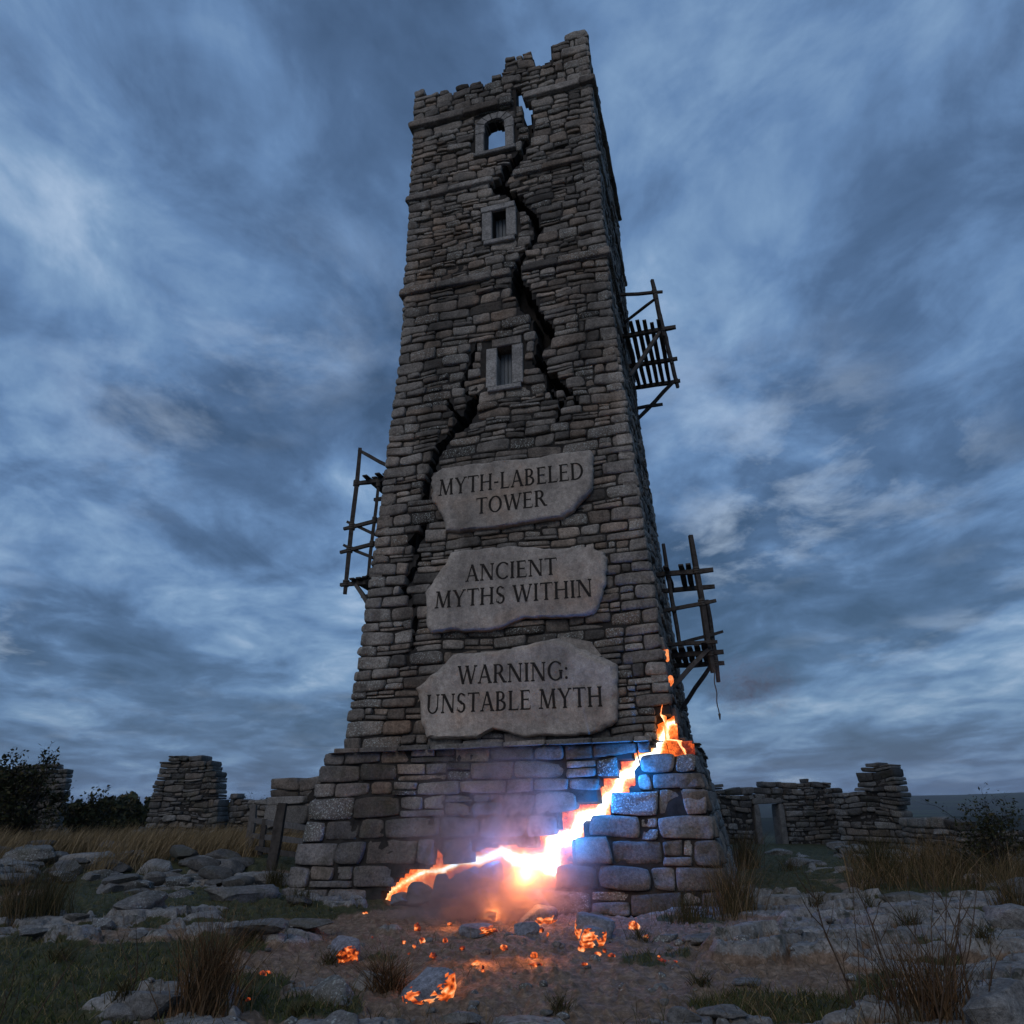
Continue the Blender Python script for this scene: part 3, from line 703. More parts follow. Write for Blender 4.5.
def heat_right():
    us = np.arange(-3.65, -2.3, .035); zs = np.arange(2.0, 3.4, .035)
    Zg, Ug = np.meshgrid(zs, us, indexing='ij')
    ht = .50 - .20 * (Ug + 3.3) / .9 - .25 * np.maximum(0, (2.4 - Zg)) + fbm(Ug * 5, Zg * 5, 0, 3, 18) * .35
    OUT = -.20 + fbm(Ug * 4, Zg * 4, 0, 4, 92) * .12
    V = face_map(1)(Ug, Zg, OUT).reshape(-1, 3)
    keep = inside(FISS_R, Ug, Zg) & (np.abs(Ug) < half(Zg) - .01)
    gi = np.arange(Ug.size).reshape(Ug.shape); c = keep[:-1, :-1] | keep[1:, 1:]
    q = np.stack([gi[:-1, :-1], gi[:-1, 1:], gi[1:, 1:], gi[1:, :-1]], -1)[c]
    return V, q, np.clip(ht, .12, .55).ravel()
V, Fc, ht = heat_right(); mesh_obj('molten_corner', V, Fc, M_MOLTEN, tower, attrs={'hotness': ht})

# ------------------------------------------------------------------ rocks
def ico(sub):
    bm = bmesh.new(); bmesh.ops.create_icosphere(bm, subdivisions=sub, radius=1)
    V = np.array([v.co[:] for v in bm.verts]); Fc = np.array([[v.index for v in f.verts] for f in bm.faces]); bm.free(); return V, Fc
ICO3 = ico(3); ICO4 = ico(4); ICO2 = ico(2)
def rock_shape(seed, sx, sy, sz, cuts=12, base=ICO4, rough=.05, blocky=0.):
    R = np.random.default_rng(seed); V = base[0].copy()
    if blocky: V = V / (np.abs(V) ** (4) @ np.ones(3))[:, None] ** .25 * (1 * blocky) + V * (1 - blocky)
    for i in range(cuts):
        n = R.normal(size=3); n /= np.linalg.norm(n); d = R.uniform(.55, .85); k = V @ n
        V = V - np.outer(np.maximum(k - d, 0) * .93, n)
    s = seed * 3.7
    V = V * (1 + fbm(V[:, 0] * 1.8 + s, V[:, 1] * 1.8, V[:, 2] * 1.8, 4, 7) * rough * 3)[:, None]
    V = V + V * (fbm(V[:, 0] * 7 + s, V[:, 1] * 7, V[:, 2] * 7, 3, 8) * rough)[:, None]
    return V * np.array([sx, sy, sz])
def rock(name, P, size, seed, mat, label, cat, group=None, rot=0., sink=.3, base=ICO4, cuts=12, blocky=0., tilt=(0, 0), tone=None):
    V = rock_shape(seed, *size, cuts=cuts, base=base, blocky=blocky)
    t = tone or (random.random(), random.random() * .6, random.random())
    o = mesh_obj(name, V, base[1], mat, attrs={'tone': np.tile([t], (len(V), 1))}, sharp=38)
    o.location = (P[0], P[1], P[2] + size[2] * (1 - 2 * sink) * .8); o.rotation_euler = (tilt[0], tilt[1], rot)
    return meta(o, label, cat, group)
def prock(px, py, w, h, seed, label, d=None, mat=None, group=None, **kw):
    """boulder whose foot is at photo pixel (px,py), w x h pixels big"""
    P = ground_hit(px, py) if d is None else np.array([*at_y(px, py, d)[:2], 0])
    if d is not None: P[2] = float(H(P[0], P[1]))
    s = np.linalg.norm(P - EYE) / 790
    return rock(kw.pop('name', 'boulder'), P, (w * s * .56, w * s * kw.pop('dep', .36), h * s * .46), seed, mat or M_ROCK, label, kw.pop('cat', 'boulder'), group, **kw)

# dark broken plinth stones standing below the left half of the fissure
for i, (x, y, w, h) in enumerate([(420, 905, 26, 18), (442, 907, 28, 24), (466, 909, 30, 30), (490, 910, 28, 34), (513, 910, 26, 27), (402, 907, 20, 9), (536, 911, 22, 14)]):
    u, z = front(x, y); s_ = 14.1 / 790
    P = fm0(np.array([u]), np.array([max(z, -.05)]), np.array([-.02]))[0]
    V = rock_shape(300 + i, w * s_ * .60, .34, h * s_ * .66, base=ICO4, cuts=9, blocky=.5)
    o = mesh_obj('broken_plinth_stone', V + P + np.array([0, 0, h * s_ * .45]), ICO4[1], M_CHAR, tower, attrs={'tone': np.tile([[.3 + .1 * i, .1, .1]], (len(V), 1))}, sharp=40)

# ------------------------------------------------------------------ plaques with carved letters
TK, TN, SH = .150, .070, .038
def glyph(ch):
    """returns (list of polygons, advance); cap height 1"""
    P = []
    def bar(x0, y0, x1, y1, w):
        d = np.array([x1 - x0, y1 - y0]); L = np.hypot(*d); n = np.array([-d[1], d[0]]) / L * w / 2
        if abs(d[1]) > .2 and abs(d[0]) > .03:  # slanted: flat ends
            k = w / 2 / (abs(d[1]) / L); P.append([(x0 - k, y0), (x0 + k, y0), (x1 + k, y1), (x1 - k, y1)])
        else: P.append([(x0 + n[0], y0 + n[1]), (x0 - n[0], y0 - n[1]), (x1 - n[0], y1 - n[1]), (x1 + n[0], y1 + n[1])])
    def ser(x, y, hw=.13):
        s = 1 if y < .5 else -1
        P.append([(x - hw, y), (x + hw, y), (x + hw, y + s * SH * .7), (x + TK * .6, y + s * SH * 2), (x - TK * .6, y + s * SH * 2), (x - hw, y + s * SH * .7)])
    def vser(x, y, dirn, l=.15):   # small end tick on a horizontal arm
        P.append([(x - .03, y), (x + .015, y), (x + .025, y + dirn * l), (x + .005, y + dirn * l)])
    def arc(cx, cy, rx, ry, a0, a1, w0=TN, w1=TK, n=14):
        for i in range(n):
            q = []
            for a in (a0 + (a1 - a0) * i / n, a0 + (a1 - a0) * (i + 1) / n):
                r = math.radians(a); w = w0 + (w1 - w0) * abs(math.cos(r)) ** 1.3
                q.append(((cx + (rx - 0) * math.cos(r), cy + ry * math.sin(r)), (cx + (rx - w) * math.cos(r), cy + (ry - w) * math.sin(r))))
            P.append([q[0][0], q[1][0], q[1][1], q[0][1]])
    def stem(x, w=TK, s=True):
        bar(x, 0, x, 1, w)
        if s: ser(x, 0); ser(x, 1)
    if ch == 'M': bar(.16, 0, .22, 1, TN); ser(.15, 0); ser(.18, 1, .09); bar(.23, 1, .56, .02, TK); bar(.56, .02, .88, 1, TN); bar(.88, 1, .94, 0, TK); ser(.94, 0); ser(.93, 1, .09); adv = 1.12
    elif ch == 'Y': bar(.42, .48, .42, 0, TK); ser(.42, 0); bar(.42, .46, .12, 1, TK * .95); bar(.42, .46, .72, 1, TN); ser(.12, 1, .12); ser(.72, 1, .11); adv = .84
    elif ch == 'T': bar(.40, 0, .40, .97, TK); ser(.40, 0); bar(.04, .97, .76, .97, TN); vser(.07, .97, -1); vser(.76, .97, -1); adv = .80
    elif ch == 'H': stem(.17); stem(.75); bar(.17, .52, .75, .52, TN); adv = .92
    elif ch == '-': bar(.06, .42, .36, .42, .09); adv = .42
    elif ch == 'L': stem(.17); bar(.17, .03, .62, .03, TN); vser(.62, .03, 1, .2); adv = .68
    elif ch == 'A': bar(.12, 0, .42, 1.02, TN); bar(.42, 1.02, .76, 0, TK); bar(.24, .34, .63, .34, TN * .9); ser(.12, 0, .11); ser(.76, 0, .13); adv = .88
    elif ch == 'B': stem(.17); arc(.34, .755, .26, .245, -90, 90); bar(.17, .97, .34, .97, TN); bar(.17, .53, .36, .53, TN); arc(.36, .265, .32, .265, -90, 90); bar(.17, .03, .36, .03, TN); adv = .76
    elif ch == 'E': stem(.17); bar(.17, .97, .60, .97, TN); bar(.17, .52, .52, .52, TN); bar(.17, .03, .64, .03, TN); vser(.60, .97, -1); vser(.64, .03, 1, .18); vser(.53, .45, 1, .14); adv = .72
    elif ch == 'D': stem(.17); arc(.36, .5, .48, .5, -90, 90); bar(.17, .97, .36, .97, TN); bar(.17, .03, .36, .03, TN); adv = .92
    elif ch == 'O': arc(.48, .5, .44, .52, 0, 360, n=28); adv = .98
    elif ch == 'W': bar(.12, 1, .38, 0, TK); bar(.38, 0, .62, .96, TN); bar(.60, 1, .86, 0, TK); bar(.86, 0, 1.12, 1, TN); ser(.12, 1, .11); ser(.60, 1, .11); ser(1.12, 1, .10); adv = 1.22
    elif ch == 'R': stem(.17); arc(.36, .74, .27, .26, -90, 90); bar(.17, .97, .36, .97, TN); bar(.17, .51, .38, .51, TN); bar(.40, .51, .72, 0, TK); ser(.76, 0, .10); adv = .84
    elif ch == 'N': bar(.16, 0, .16, 1, TN); bar(.17, 1, .78, 0, TK); bar(.79, 0, .79, 1, TN); ser(.15, 0, .11); ser(.12, 1, .12); ser(.79, 1, .11); adv = .94
    elif ch == 'C': arc(.50, .5, .46, .52, 48, 312, n=22); vser(.80, .92, -1, .2); vser(.80, .08, 1, .14); adv = .86
    elif ch == 'I': stem(.18); adv = .36
    elif ch == 'S': arc(.33, .745, .25, .27, 35, 265, TN, TK * .9); bar(.20, .62, .46, .40, TK); arc(.34, .265, .27, .28, -145, 60, TN, TK * .9); vser(.55, .93, -1, .18); vser(.10, .10, 1, .18); adv = .66
    elif ch == 'U': bar(.17, .3, .17, 1, TK); ser(.17, 1); bar(.74, .3, .74, 1, TN); ser(.74, 1, .11); arc(.44, .32, .335, .34, 180, 360, TN, TK * .7); adv = .90
    elif ch == 'G': arc(.50, .5, .46, .52, 48, 320, n=22); vser(.80, .92, -1, .2); bar(.80, .08, .80, .44, TK); ser(.80, .46, .12); adv = .96
    elif ch == ':':
        for y in (.12, .60): P.append([(.12 + .08 * math.cos(a * math.pi / 4), y + .08 * math.sin(a * math.pi / 4)) for a in range(8)])
        adv = .3
    else: adv = .34
    return P, adv
def text_polys(s):
    x = 0; out = []
    for ch in s:
        P, a = glyph(ch); out += [[(px + x, py) for px, py in q] for q in P]; x += a + .035
    return out, x
def crop4(pts): return [(410 + x * .3026, 440 + y * .3027) for x, y in pts]
def plaque(outline, lines, proud, seed, label, extra=None):
    pts = [np.array(front(*p)) for p in crop4(outline)]
    c = np.mean(pts, 0); R = np.random.default_rng(seed)
    ring = []
    for p, q in zip(pts, pts[1:] + pts[:1]):
        n = max(2, int(np.hypot(*(q - p)) / .045))
        for i in range(n): ring.append(p + (q - p) * i / n)
    ring = np.array(ring); rad = ring - c
    ph = np.linspace(0, 1, len(ring), endpoint=False)
    ring = c + rad * (1 + (fbm(ph * 60, ph * 0 + seed, 0, 3, 3) * .03 * np.minimum(1, np.sin(ph * 0 + 1.5)))[:, None])
    lv = [(1.0, -.02), (1.0, proud - .08), (.985, proud - .035), (.965, proud - .010), (.94, proud), (.88, proud), (.8, proud), (.65, proud), (.5, proud), (.35, proud), (.2, proud), (.08, proud)]
    V = []; n = len(ring)
    for k, (s, o) in enumerate(lv):
        q = c + (ring - c) * s
        oo = o + (fbm(q[:, 0] * 6, q[:, 1] * 6, 0, 3, seed) * (.012 if k in (1, 2, 3) else .003 if k > 4 else .006 if k == 4 else 0))
        if k in (1, 2, 3): oo = oo - np.maximum(0, fbm(q[:, 0] * 3.1, q[:, 1] * 3.1, 0, 2, seed + 4)) * .09
        V.append(fm0(q[:, 0], q[:, 1], oo))
    V.append(fm0(np.array([c[0]]), np.array([c[1]]), np.array([proud])))
    F = []
    for k in range(len(lv) - 1):
        for i in range(n): F.append((k * n + i, (k + 1) * n + i, (k + 1) * n + (i + 1) % n, k * n + (i + 1) % n))
    L = (len(lv) - 1) * n; F += [(L + i, L + n, L + (i + 1) % n) for i in range(n)]
    V = np.concatenate(V)
    root = empty('stone_plaque', tuple(fm0(np.array([c[0]]), np.array([c[1]]), np.array([proud / 2]))[0])); meta(root, label, 'plaque')
    mesh_obj('slab', V, F, M_PLAQUE, root, attrs={'tone': np.tile([[.6 + .05 * seed % .2, .25, .0]], (len(V), 1))}, sharp=50)
    if extra:
        pe = [np.array(front(*p)) for p in crop4(extra)]; ne = len(pe); V = []
        for o in (-.02, proud - .07): V += [fm0(np.array([p[0]]), np.array([p[1]]), np.array([o]))[0] for p in pe]
        mesh_obj('back_slab', np.array(V), [tuple(range(ne, 2 * ne))] + [(i, (i + 1) % ne, ne + (i + 1) % ne, ne + i) for i in range(ne)], M_PLAQUE, root, smooth=False, attrs={'tone': np.tile([[.45, .3, 0]], (2 * ne, 1))})
    for (s, a, b, top) in lines:
        A, B, Tp = [np.array(front(*crop4([p])[0])) for p in (a, b, top)]
        polys, adv = text_polys(s); d = (B - A) / (adv - .15); up = np.array([0, 1.]) * (Tp - A)[1]
        VV = []; FF = []
        for pi, q in enumerate(polys):
            k = len(VV); m = len(q); oz = proud + .0060 + (pi % 11) * .00025
            for o in (proud - .02, oz):
                for (x, y) in q: P_ = A + d * (x - .04) + up * y; VV.append(fm0(np.array([P_[0]]), np.array([P_[1]]), np.array([o]))[0])
            FF.append(tuple(range(k + m, k + 2 * m))); FF += [(k + i, k + (i + 1) % m, k + m + (i + 1) % m, k + m + i) for i in range(m)]
        mesh_obj('lettering', np.array(VV), FF, M_INK, root, smooth=False)
plaque([(75, 130), (110, 98), (200, 86), (300, 75), (420, 66), (510, 48), (598, 40), (608, 60), (607, 165), (580, 195), (545, 232), (510, 262), (430, 272), (290, 297), (150, 310), (125, 305), (112, 262), (80, 205)],
       [('MYTH-LABELED', (103, 194), (578, 138), (103, 141)), ('TOWER', (226, 254), (455, 226), (226, 202))], .16, 1,
       'irregular grey stone plaque carved MYTH-LABELED TOWER, topmost of the three on the tower')
plaque([(60, 500), (75, 480), (140, 378), (250, 362), (350, 356), (480, 364), (600, 357), (648, 375), (650, 475), (612, 578), (530, 590), (380, 592), (300, 628), (240, 636), (140, 632), (72, 642), (60, 620)],
       [('ANCIENT', (193, 476), (489, 452), (193, 422)), ('MYTHS WITHIN', (92, 563), (605, 524), (92, 508))], .17, 2,
       'irregular grey stone plaque carved ANCIENT MYTHS WITHIN, middle of the three on the tower')
plaque([(30, 825), (95, 760), (150, 712), (300, 700), (420, 672), (500, 660), (620, 712), (682, 745), (690, 905), (670, 945), (600, 975), (520, 980), (430, 978), (380, 985), (280, 955), (225, 985), (140, 990), (60, 985), (48, 940)],
       [('WARNING:', (168, 812), (530, 797), (168, 752)), ('UNSTABLE MYTH', (66, 908), (640, 884), (66, 846))], .19, 3,
       'largest stone plaque carved WARNING: UNSTABLE MYTH, just above the glowing fissure', extra=[(490, 700), (505, 652), (600, 670), (636, 716), (600, 740)])

# ------------------------------------------------------------------ timber scaffolds on the tower
def WL(x, y, z): return world(np.array([x, y, z]))
def parts(root, items):
    for name, mat, (a, b, w, h, up) in items:
        m = MB(); m.beam(a, b, w, h, up, wob=.012); m.build(name, mat, root, smooth=False)
    poles = [q for n_, _, q in items if n_ == 'pole']; cross = [q for n_, _, q in items if n_ in ('joist', 'rail')]
    for p in poles:            # rope lashings where a pole crosses a joist or rail
        for c in cross:
            A = np.array(p[0])[None] + np.linspace(0, 1, 60)[:, None] * (np.array(p[1]) - np.array(p[0])); B = np.array(c[0])[None] + np.linspace(0, 1, 60)[:, None] * (np.array(c[1]) - np.array(c[0]))
            D = np.linalg.norm(A[:, None] - B[None], axis=2); i, j = np.unravel_index(D.argmin(), D.shape)
            if D[i, j] < .22:
                d = (A[-1] - A[0]) / np.linalg.norm(A[-1] - A[0]); m = MB()
                for k in (-.05, 0, .05): m.tube([A[i] + d * (k - .022), A[i] + d * (k + .022)], p[2] * .78, 8)
                m.tube([A[i] + d * .06, B[j] - d * .06], .05, 6); m.build('lashing', M_ROPE, root)
def scaf(lbl, base): r = empty('timber_scaffold', tuple(WL(*base))); return meta(r, lbl, 'scaffold', 'timber scaffolds on the tower')
Zu = (0, 0, 1)
# upper right: slatted platform with braces
r = scaf('slatted timber platform braced high on the right side of the tower', (2.75, .6, 13))
I = []
zp = 13.0
for i in range(6):
    x = 2.84 + i * .175; I.append(('plank', M_WOOD, (WL(x, -1.0 + random.uniform(-.25, .1), zp + .05), WL(x + .04, 2.1, zp + .05), .115, .04, Zu)))
for y, e in ((-.75, .28), (.75, .22), (1.95, .22)): I.append(('joist', M_WOOD, (WL(2.6, y, zp - .03), WL(3.85 + e, y, zp - .03), .10, .10, Zu)))
I += [('pole', M_WOOD, (WL(3.80, -.75, 12.75), WL(3.66, -.8, 14.55), .09, .09, Zu)), ('pole', M_WOOD, (WL(3.98, 1.95, 12.75), WL(3.78, 1.9, 14.6), .09, .09, Zu)), ('pole', M_WOOD, (WL(3.9, .7, 12.8), WL(3.74, .7, 14.5), .08, .08, Zu))]
I += [('rail', M_WOOD, (WL(2.6, -.7, 14.35), WL(3.90, -.78, 14.12), .07, .07, Zu)), ('rail', M_WOOD, (WL(2.6, .2, 13.95), WL(3.72, -.75, 13.98), .06, .06, Zu)),
      ('brace', M_WOOD2, (WL(2.85, -.72, 11.75), WL(3.78, -.75, 12.98), .09, .09, Zu)), ('brace', M_WOOD, (WL(2.72, 1.95, 11.9), WL(3.86, 1.95, 12.95), .09, .09, Zu)), ('putlog', M_WOOD, (WL(2.6, 1.9, 12.25), WL(3.5, 1.95, 12.28), .08, .08, Zu))]
parts(r, I)
# lower right: two decks
r = scaf('broken two-deck timber scaffold with a hanging rope on the right side of the tower', (3.1, -.4, 4.3))
I = []
for z, n in ((6.25, 4), (4.45, 5)):
    for i in range(n):
        if z > 6 and i == 1: continue
        x = 3.30 + i * (.16 if z > 6 else .155); I.append(('plank', M_WOOD, (WL(x, -1.5 + random.uniform(-.2, .1), z + .05 + .02 * i), WL(x, .35, z + .05), .125, .04, Zu)))
    for y in (-1.25, .15): I.append(('joist', M_WOOD, (WL(2.95, y, z - .03), WL(4.30, y, z - .03), .10, .10, Zu)))
I += [('pole', M_WOOD, (WL(4.04, -1.25, 4.0), WL(3.90, -1.3, 7.05), .10, .10, Zu)), ('pole', M_WOOD, (WL(4.12, .15, 4.0), WL(4.08, .1, 5.9), .08, .08, Zu)), ('pole', M_WOOD, (WL(3.42, -1.2, 4.4), WL(3.28, -1.2, 6.95), .07, .07, Zu)),
      ('rail', M_WOOD, (WL(3.0, -1.28, 5.38), WL(4.28, -1.28, 5.52), .075, .075, Zu)), ('rail', M_WOOD, (WL(3.35, -.3, 4.85), WL(4.35, .2, 5.15), .07, .07, Zu)),
      ('brace', M_WOOD2, (WL(3.15, -1.3, 3.72), WL(4.0, -1.32, 4.48), .09, .09, Zu)), ('brace', M_WOOD, (WL(3.15, .15, 3.35), WL(4.05, .15, 4.45), .09, .09, Zu)), ('beam', M_WOOD, (WL(2.95, -1.45, 4.62), WL(4.2, -1.45, 4.60), .10, .07, Zu))]
parts(r, I)
m = MB(); q = [WL(4.05 + .012 * math.sin(i * 1.3), -1.3, 4.1 - i * .085) for i in range(12)]; m.tube(q, .012, 5); m.tube([q[-1], q[-1] - np.array([0, 0, .12])], [.03, .012], 5); m.build('rope', M_ROPE, r)
# left: tall frame with two decks
r = scaf('tall narrow timber scaffold with two decks on the left side of the tower', (-3.2, -1.9, 6.5))
I = []
for z, xi, xo in ((9.05, -2.9, -3.75), (6.45, -3.1, -3.95)):
    for i in range(5):
        x = xi + (xo - xi) * (i + .5) / 5; I.append(('plank', M_WOOD, (WL(x, -2.35 + random.uniform(-.15, .1), z + .06), WL(x, -1.0, z + .06), .14, .04, Zu)))
    for y in (-2.2, -1.1): I.append(('joist', M_WOOD, (WL(xi + .3, y, z - .02), WL(xo - .28, y, z - .02), .10, .09, Zu)))
I += [('pole', M_WOOD, (WL(-4.10, -2.2, 6.2), WL(-3.95, -2.2, 10.0), .105, .105, Zu)), ('pole', M_WOOD, (WL(-4.0, -1.1, 6.3), WL(-3.9, -1.1, 7.6), .08, .08, Zu)), ('pole', M_WOOD, (WL(-3.50, -2.25, 6.5), WL(-3.36, -2.25, 8.9), .08, .08, Zu)),
      ('brace', M_WOOD, (WL(-3.98, -2.2, 9.95), WL(-2.8, -2.2, 9.15), .08, .08, Zu)), ('rail', M_WOOD, (WL(-4.25, -2.2, 7.85), WL(-2.9, -2.2, 8.05), .08, .08, Zu)), ('rail', M_WOOD, (WL(-4.3, -2.2, 7.25), WL(-2.9, -2.2, 7.45), .08, .08, Zu)),
      ('brace', M_WOOD, (WL(-4.2, -2.15, 8.05), WL(-2.9, -2.15, 7.35), .07, .07, Zu)), ('brace', M_WOOD, (WL(-4.25, -2.15, 7.45), WL(-2.9, -2.15, 6.75), .07, .07, Zu)), ('brace', M_WOOD2, (WL(-3.85, -2.2, 6.42), WL(-3.05, -2.25, 5.35), .09, .09, Zu))]
parts(r, I)

# ------------------------------------------------------------------ ruined walls round about
def ruin(name, label, cat, pa, pb, Y0, Y1, profile, T=.6, rh=(.16, .30), ww=(.22, .5), door=None, seed=1, mat=M_RUIN, deep=1.0, frame=False):
    """wall from pixel column pa (at distance Y0) to pb (at Y1); profile = [(px,py)] of its top in the photo"""
    A = at_y(pa, 830, Y0); B = at_y(pb, 830, Y1); A[2] = B[2] = 0
    d = (B - A); L = np.hypot(d[0], d[1]); d = d / L; n = np.array([d[1], -d[0], 0])
    if n[1] > 0: n = -n
    def topix(px, py):
        r_ = ray(px, py); t = ((A - EYE) @ n) / (r_ @ n); P = EYE + r_ * t; return (P - A) @ d, P[2]
    pr = sorted([topix(*p) for p in profile]); pu = [p[0] for p in pr]; pz = [p[1] for p in pr]
    top = lambda u: np.interp(u, pu, pz)
    zb = min(float(H(*(A + d * u)[:2], False)) for u in np.linspace(0, L, 12)) - .35
    zt = max(pz)
    hl = []
    if door:
        (x0, y0), (x1, y1) = door; zd1 = topix(x0, y0)[1]; u0 = topix(x0, y0 * .5 + y1 * .5)[0]; u1, zd0 = topix(x1, y0 * .5 + y1 * .5); hl = [[(u0, zb - 1), (u1, zb - 1), (u1, zd1), (u0, zd1)]]
        if frame: hl = [[(u0 - .3, zb - 1), (u1 + .3, zb - 1), (u1 + .3, zd1 + .28), (u0 - .3, zd1 + .28)]]
    def mpf(u, z, o): return A + d * u[..., None] + n * (o[..., None]) + np.stack([0 * z, 0 * z, z], -1)
    root = empty(name, (A[0] + d[0] * L / 2, A[1] + d[1] * L / 2, zb + .35)); meta(root, label, cat)
    rows = make_rows(zb, zt + .05, rh[0], rh[1], seed)
    st = lay(rows, lambda z: 0., lambda z: L, lambda z: ww, hl, top, gap=.008, split=.22, prot=.07, quoin=ww[1] * .8, seed=seed)
    V, Fc, t = stones_mesh(st, mpf, T, closed=True, rnd=.05, rough=.045, warp=.09)
    mesh_obj('masonry', V, Fc, mat, root, attrs={'tone': t})
    # hearting of the wall
    us = np.linspace(.22, L - .22, max(6, int(L / .2))); m = MB()
    segs = []
    for a, b in zip(us[:-1], us[1:]):
        c = (a + b) / 2; hgt = float(min(top(a - .25), top(b + .25), top(c))) - .32
        if hl and hl[0][0][0] - .12 < c < hl[0][1][0] + .12: z0 = hl[0][2][1] + .02
        else: z0 = zb
        if hgt - z0 < .1: continue
        P = [mpf(np.array([u]), np.array([z]), np.array([o]))[0] for u, z, o in ((a, z0, -.06), (b, z0, -.06), (b, hgt, -.06), (a, hgt, -.06), (a, z0, -T + .06), (b, z0, -T + .06), (b, hgt, -T + .06), (a, hgt, -T + .06))]
        m.add(P, [(0, 1, 2, 3), (7, 6, 5, 4), (3, 2, 6, 7), (0, 4, 5, 1), (1, 5, 6, 2), (4, 0, 3, 7)])
    if m.V: m.build('wall_core', M_MORTAR, root, smooth=False)
    if door and frame:
        for (a, b, c, e, nm) in ((u0 - .26, u0, zb, zd1, 'jamb'), (u1, u1 + .26, zb, zd1, 'jamb'), (u0 - .28, u1 + .28, zd1 + .01, zd1 + .25, 'lintel')):
            V, Fc, t = stones_mesh([(a, b, c, e, .04, .12, .1, .1)], mpf, T + .02, closed=True, rnd=.03, rough=.01); mesh_obj(nm, V, Fc, M_DRESSED, root, attrs={'tone': t})
    return root, topix, mpf
ruin('ruined_wall', 'low broken stone wall behind the bush at the far left edge', 'wall', -60, 57, 33, 34, [(-60, 760), (10, 768), (30, 765), (36, 764), (57, 765), (58, 770)], T=.8, seed=2)
ruin('ruined_pier', 'tall stepped stump of stone wall standing alone left of the tower', 'ruin', 144, 217, 36, 36, [(144, 828), (146, 808), (150, 795), (154, 783), (157, 772), (161, 763), (167, 761), (168, 756), (203, 756), (205, 760), (211, 761), (212, 768), (217, 770), (218, 800)], T=1.3, rh=(.17, .32), ww=(.25, .6), seed=3)
ruin('ruined_wall', 'low ruined field wall between the tall stump and the lintelled ruin', 'wall', 226, 275, 37, 36, [(226, 795), (240, 797), (255, 800), (275, 799)], T=.6, seed=4)
rt, tpx, mpf = ruin('ruined_outbuilding', 'small roofless ruin with a pale lintel slab behind the timber fence', 'ruin', 262, 350, 27, 25.5, [(262, 800), (268, 795), (271, 784), (278, 783), (279, 779), (322, 779), (350, 778)], T=.9, rh=(.2, .34), ww=(.5, 1.1), seed=5)
for (a, b, nm, tn) in (((270, 797), (306, 804), 'lintel', .35), ((279, 806), (308, 826), 'panel', .05), ((268, 805), (278, 828), 'jamb', .25)):
    u0, z1 = tpx(*a); u1, z0 = tpx(*b)
    V, Fc, t = stones_mesh([(u0, u1, z0, z1, .16 if nm != 'panel' else .10, tn, .2, .1)], mpf, .2, rnd=.02, rough=.01); mesh_obj(nm, V, Fc, M_DRESSED, rt, attrs={'tone': t})
ruin('ruined_wall', 'long ruined house wall with a stone-framed doorway right of the tower', 'wall', 690, 850, 35, 36, [(690, 786), (712, 787), (716, 784), (726, 787), (731, 789), (752, 789), (756, 785), (762, 786), (764, 782), (800, 782), (806, 779), (818, 782), (830, 783), (842, 790), (852, 792)], T=.7, rh=(.15, .30), ww=(.2, .5), door=((762, 804), (781, 850)), seed=6, frame=True)
ruin('ruined_gable', 'leaning gable stump rising at the right end of the ruined wall', 'ruin', 837, 908, 33, 31, [(837, 792), (840, 790), (850, 792), (854, 790), (856, 776), (860, 774), (861, 765), (868, 763), (880, 764), (886, 767), (893, 770), (897, 785), (901, 803), (903, 818), (908, 830)], T=1.2, rh=(.18, .36), ww=(.25, .6), seed=7)
ruin('rubble_wall', 'low tumbled dry stone wall running off to the right edge', 'wall', 900, 1060, 30, 24, [(900, 822), (915, 820), (930, 823), (945, 821), (960, 824), (985, 826), (1010, 828), (1060, 830)], T=.7, rh=(.14, .3), ww=(.25, .65), seed=8)

# timber fence in front of the small ruin
def P_at(px, py, Y): return at_y(px, py, Y)
fn = empty('timber_fence', tuple(on_ground(*P_at(262, 860, 19.5)[:2]))); meta(fn, 'weathered post and rail timber fence beside the tower base', 'fence')
I = [('post', M_WOOD2, (P_at(246, 868, 21), P_at(254, 805, 21), .17, .15, (0, 1, 0))), ('post', M_WOOD, (P_at(260, 855, 20.3), P_at(265, 819, 20.3), .12, .12, (0, 1, 0))), ('post', M_WOOD, (P_at(269, 884, 17.6), P_at(283, 803, 17.6), .20, .17, (0, 1, 0))),
     ('rail', M_WOOD2, (P_at(251, 820, 21.1), P_at(312, 829, 18.2), .05, .12, Zu)), ('rail', M_WOOD2, (P_at(249, 835, 21.1), P_at(312, 842, 18.2), .05, .12, Zu)), ('rail', M_WOOD, (P_at(256, 848, 20.3), P_at(312, 858, 18.2), .05, .11, Zu))]
parts(fn, I)

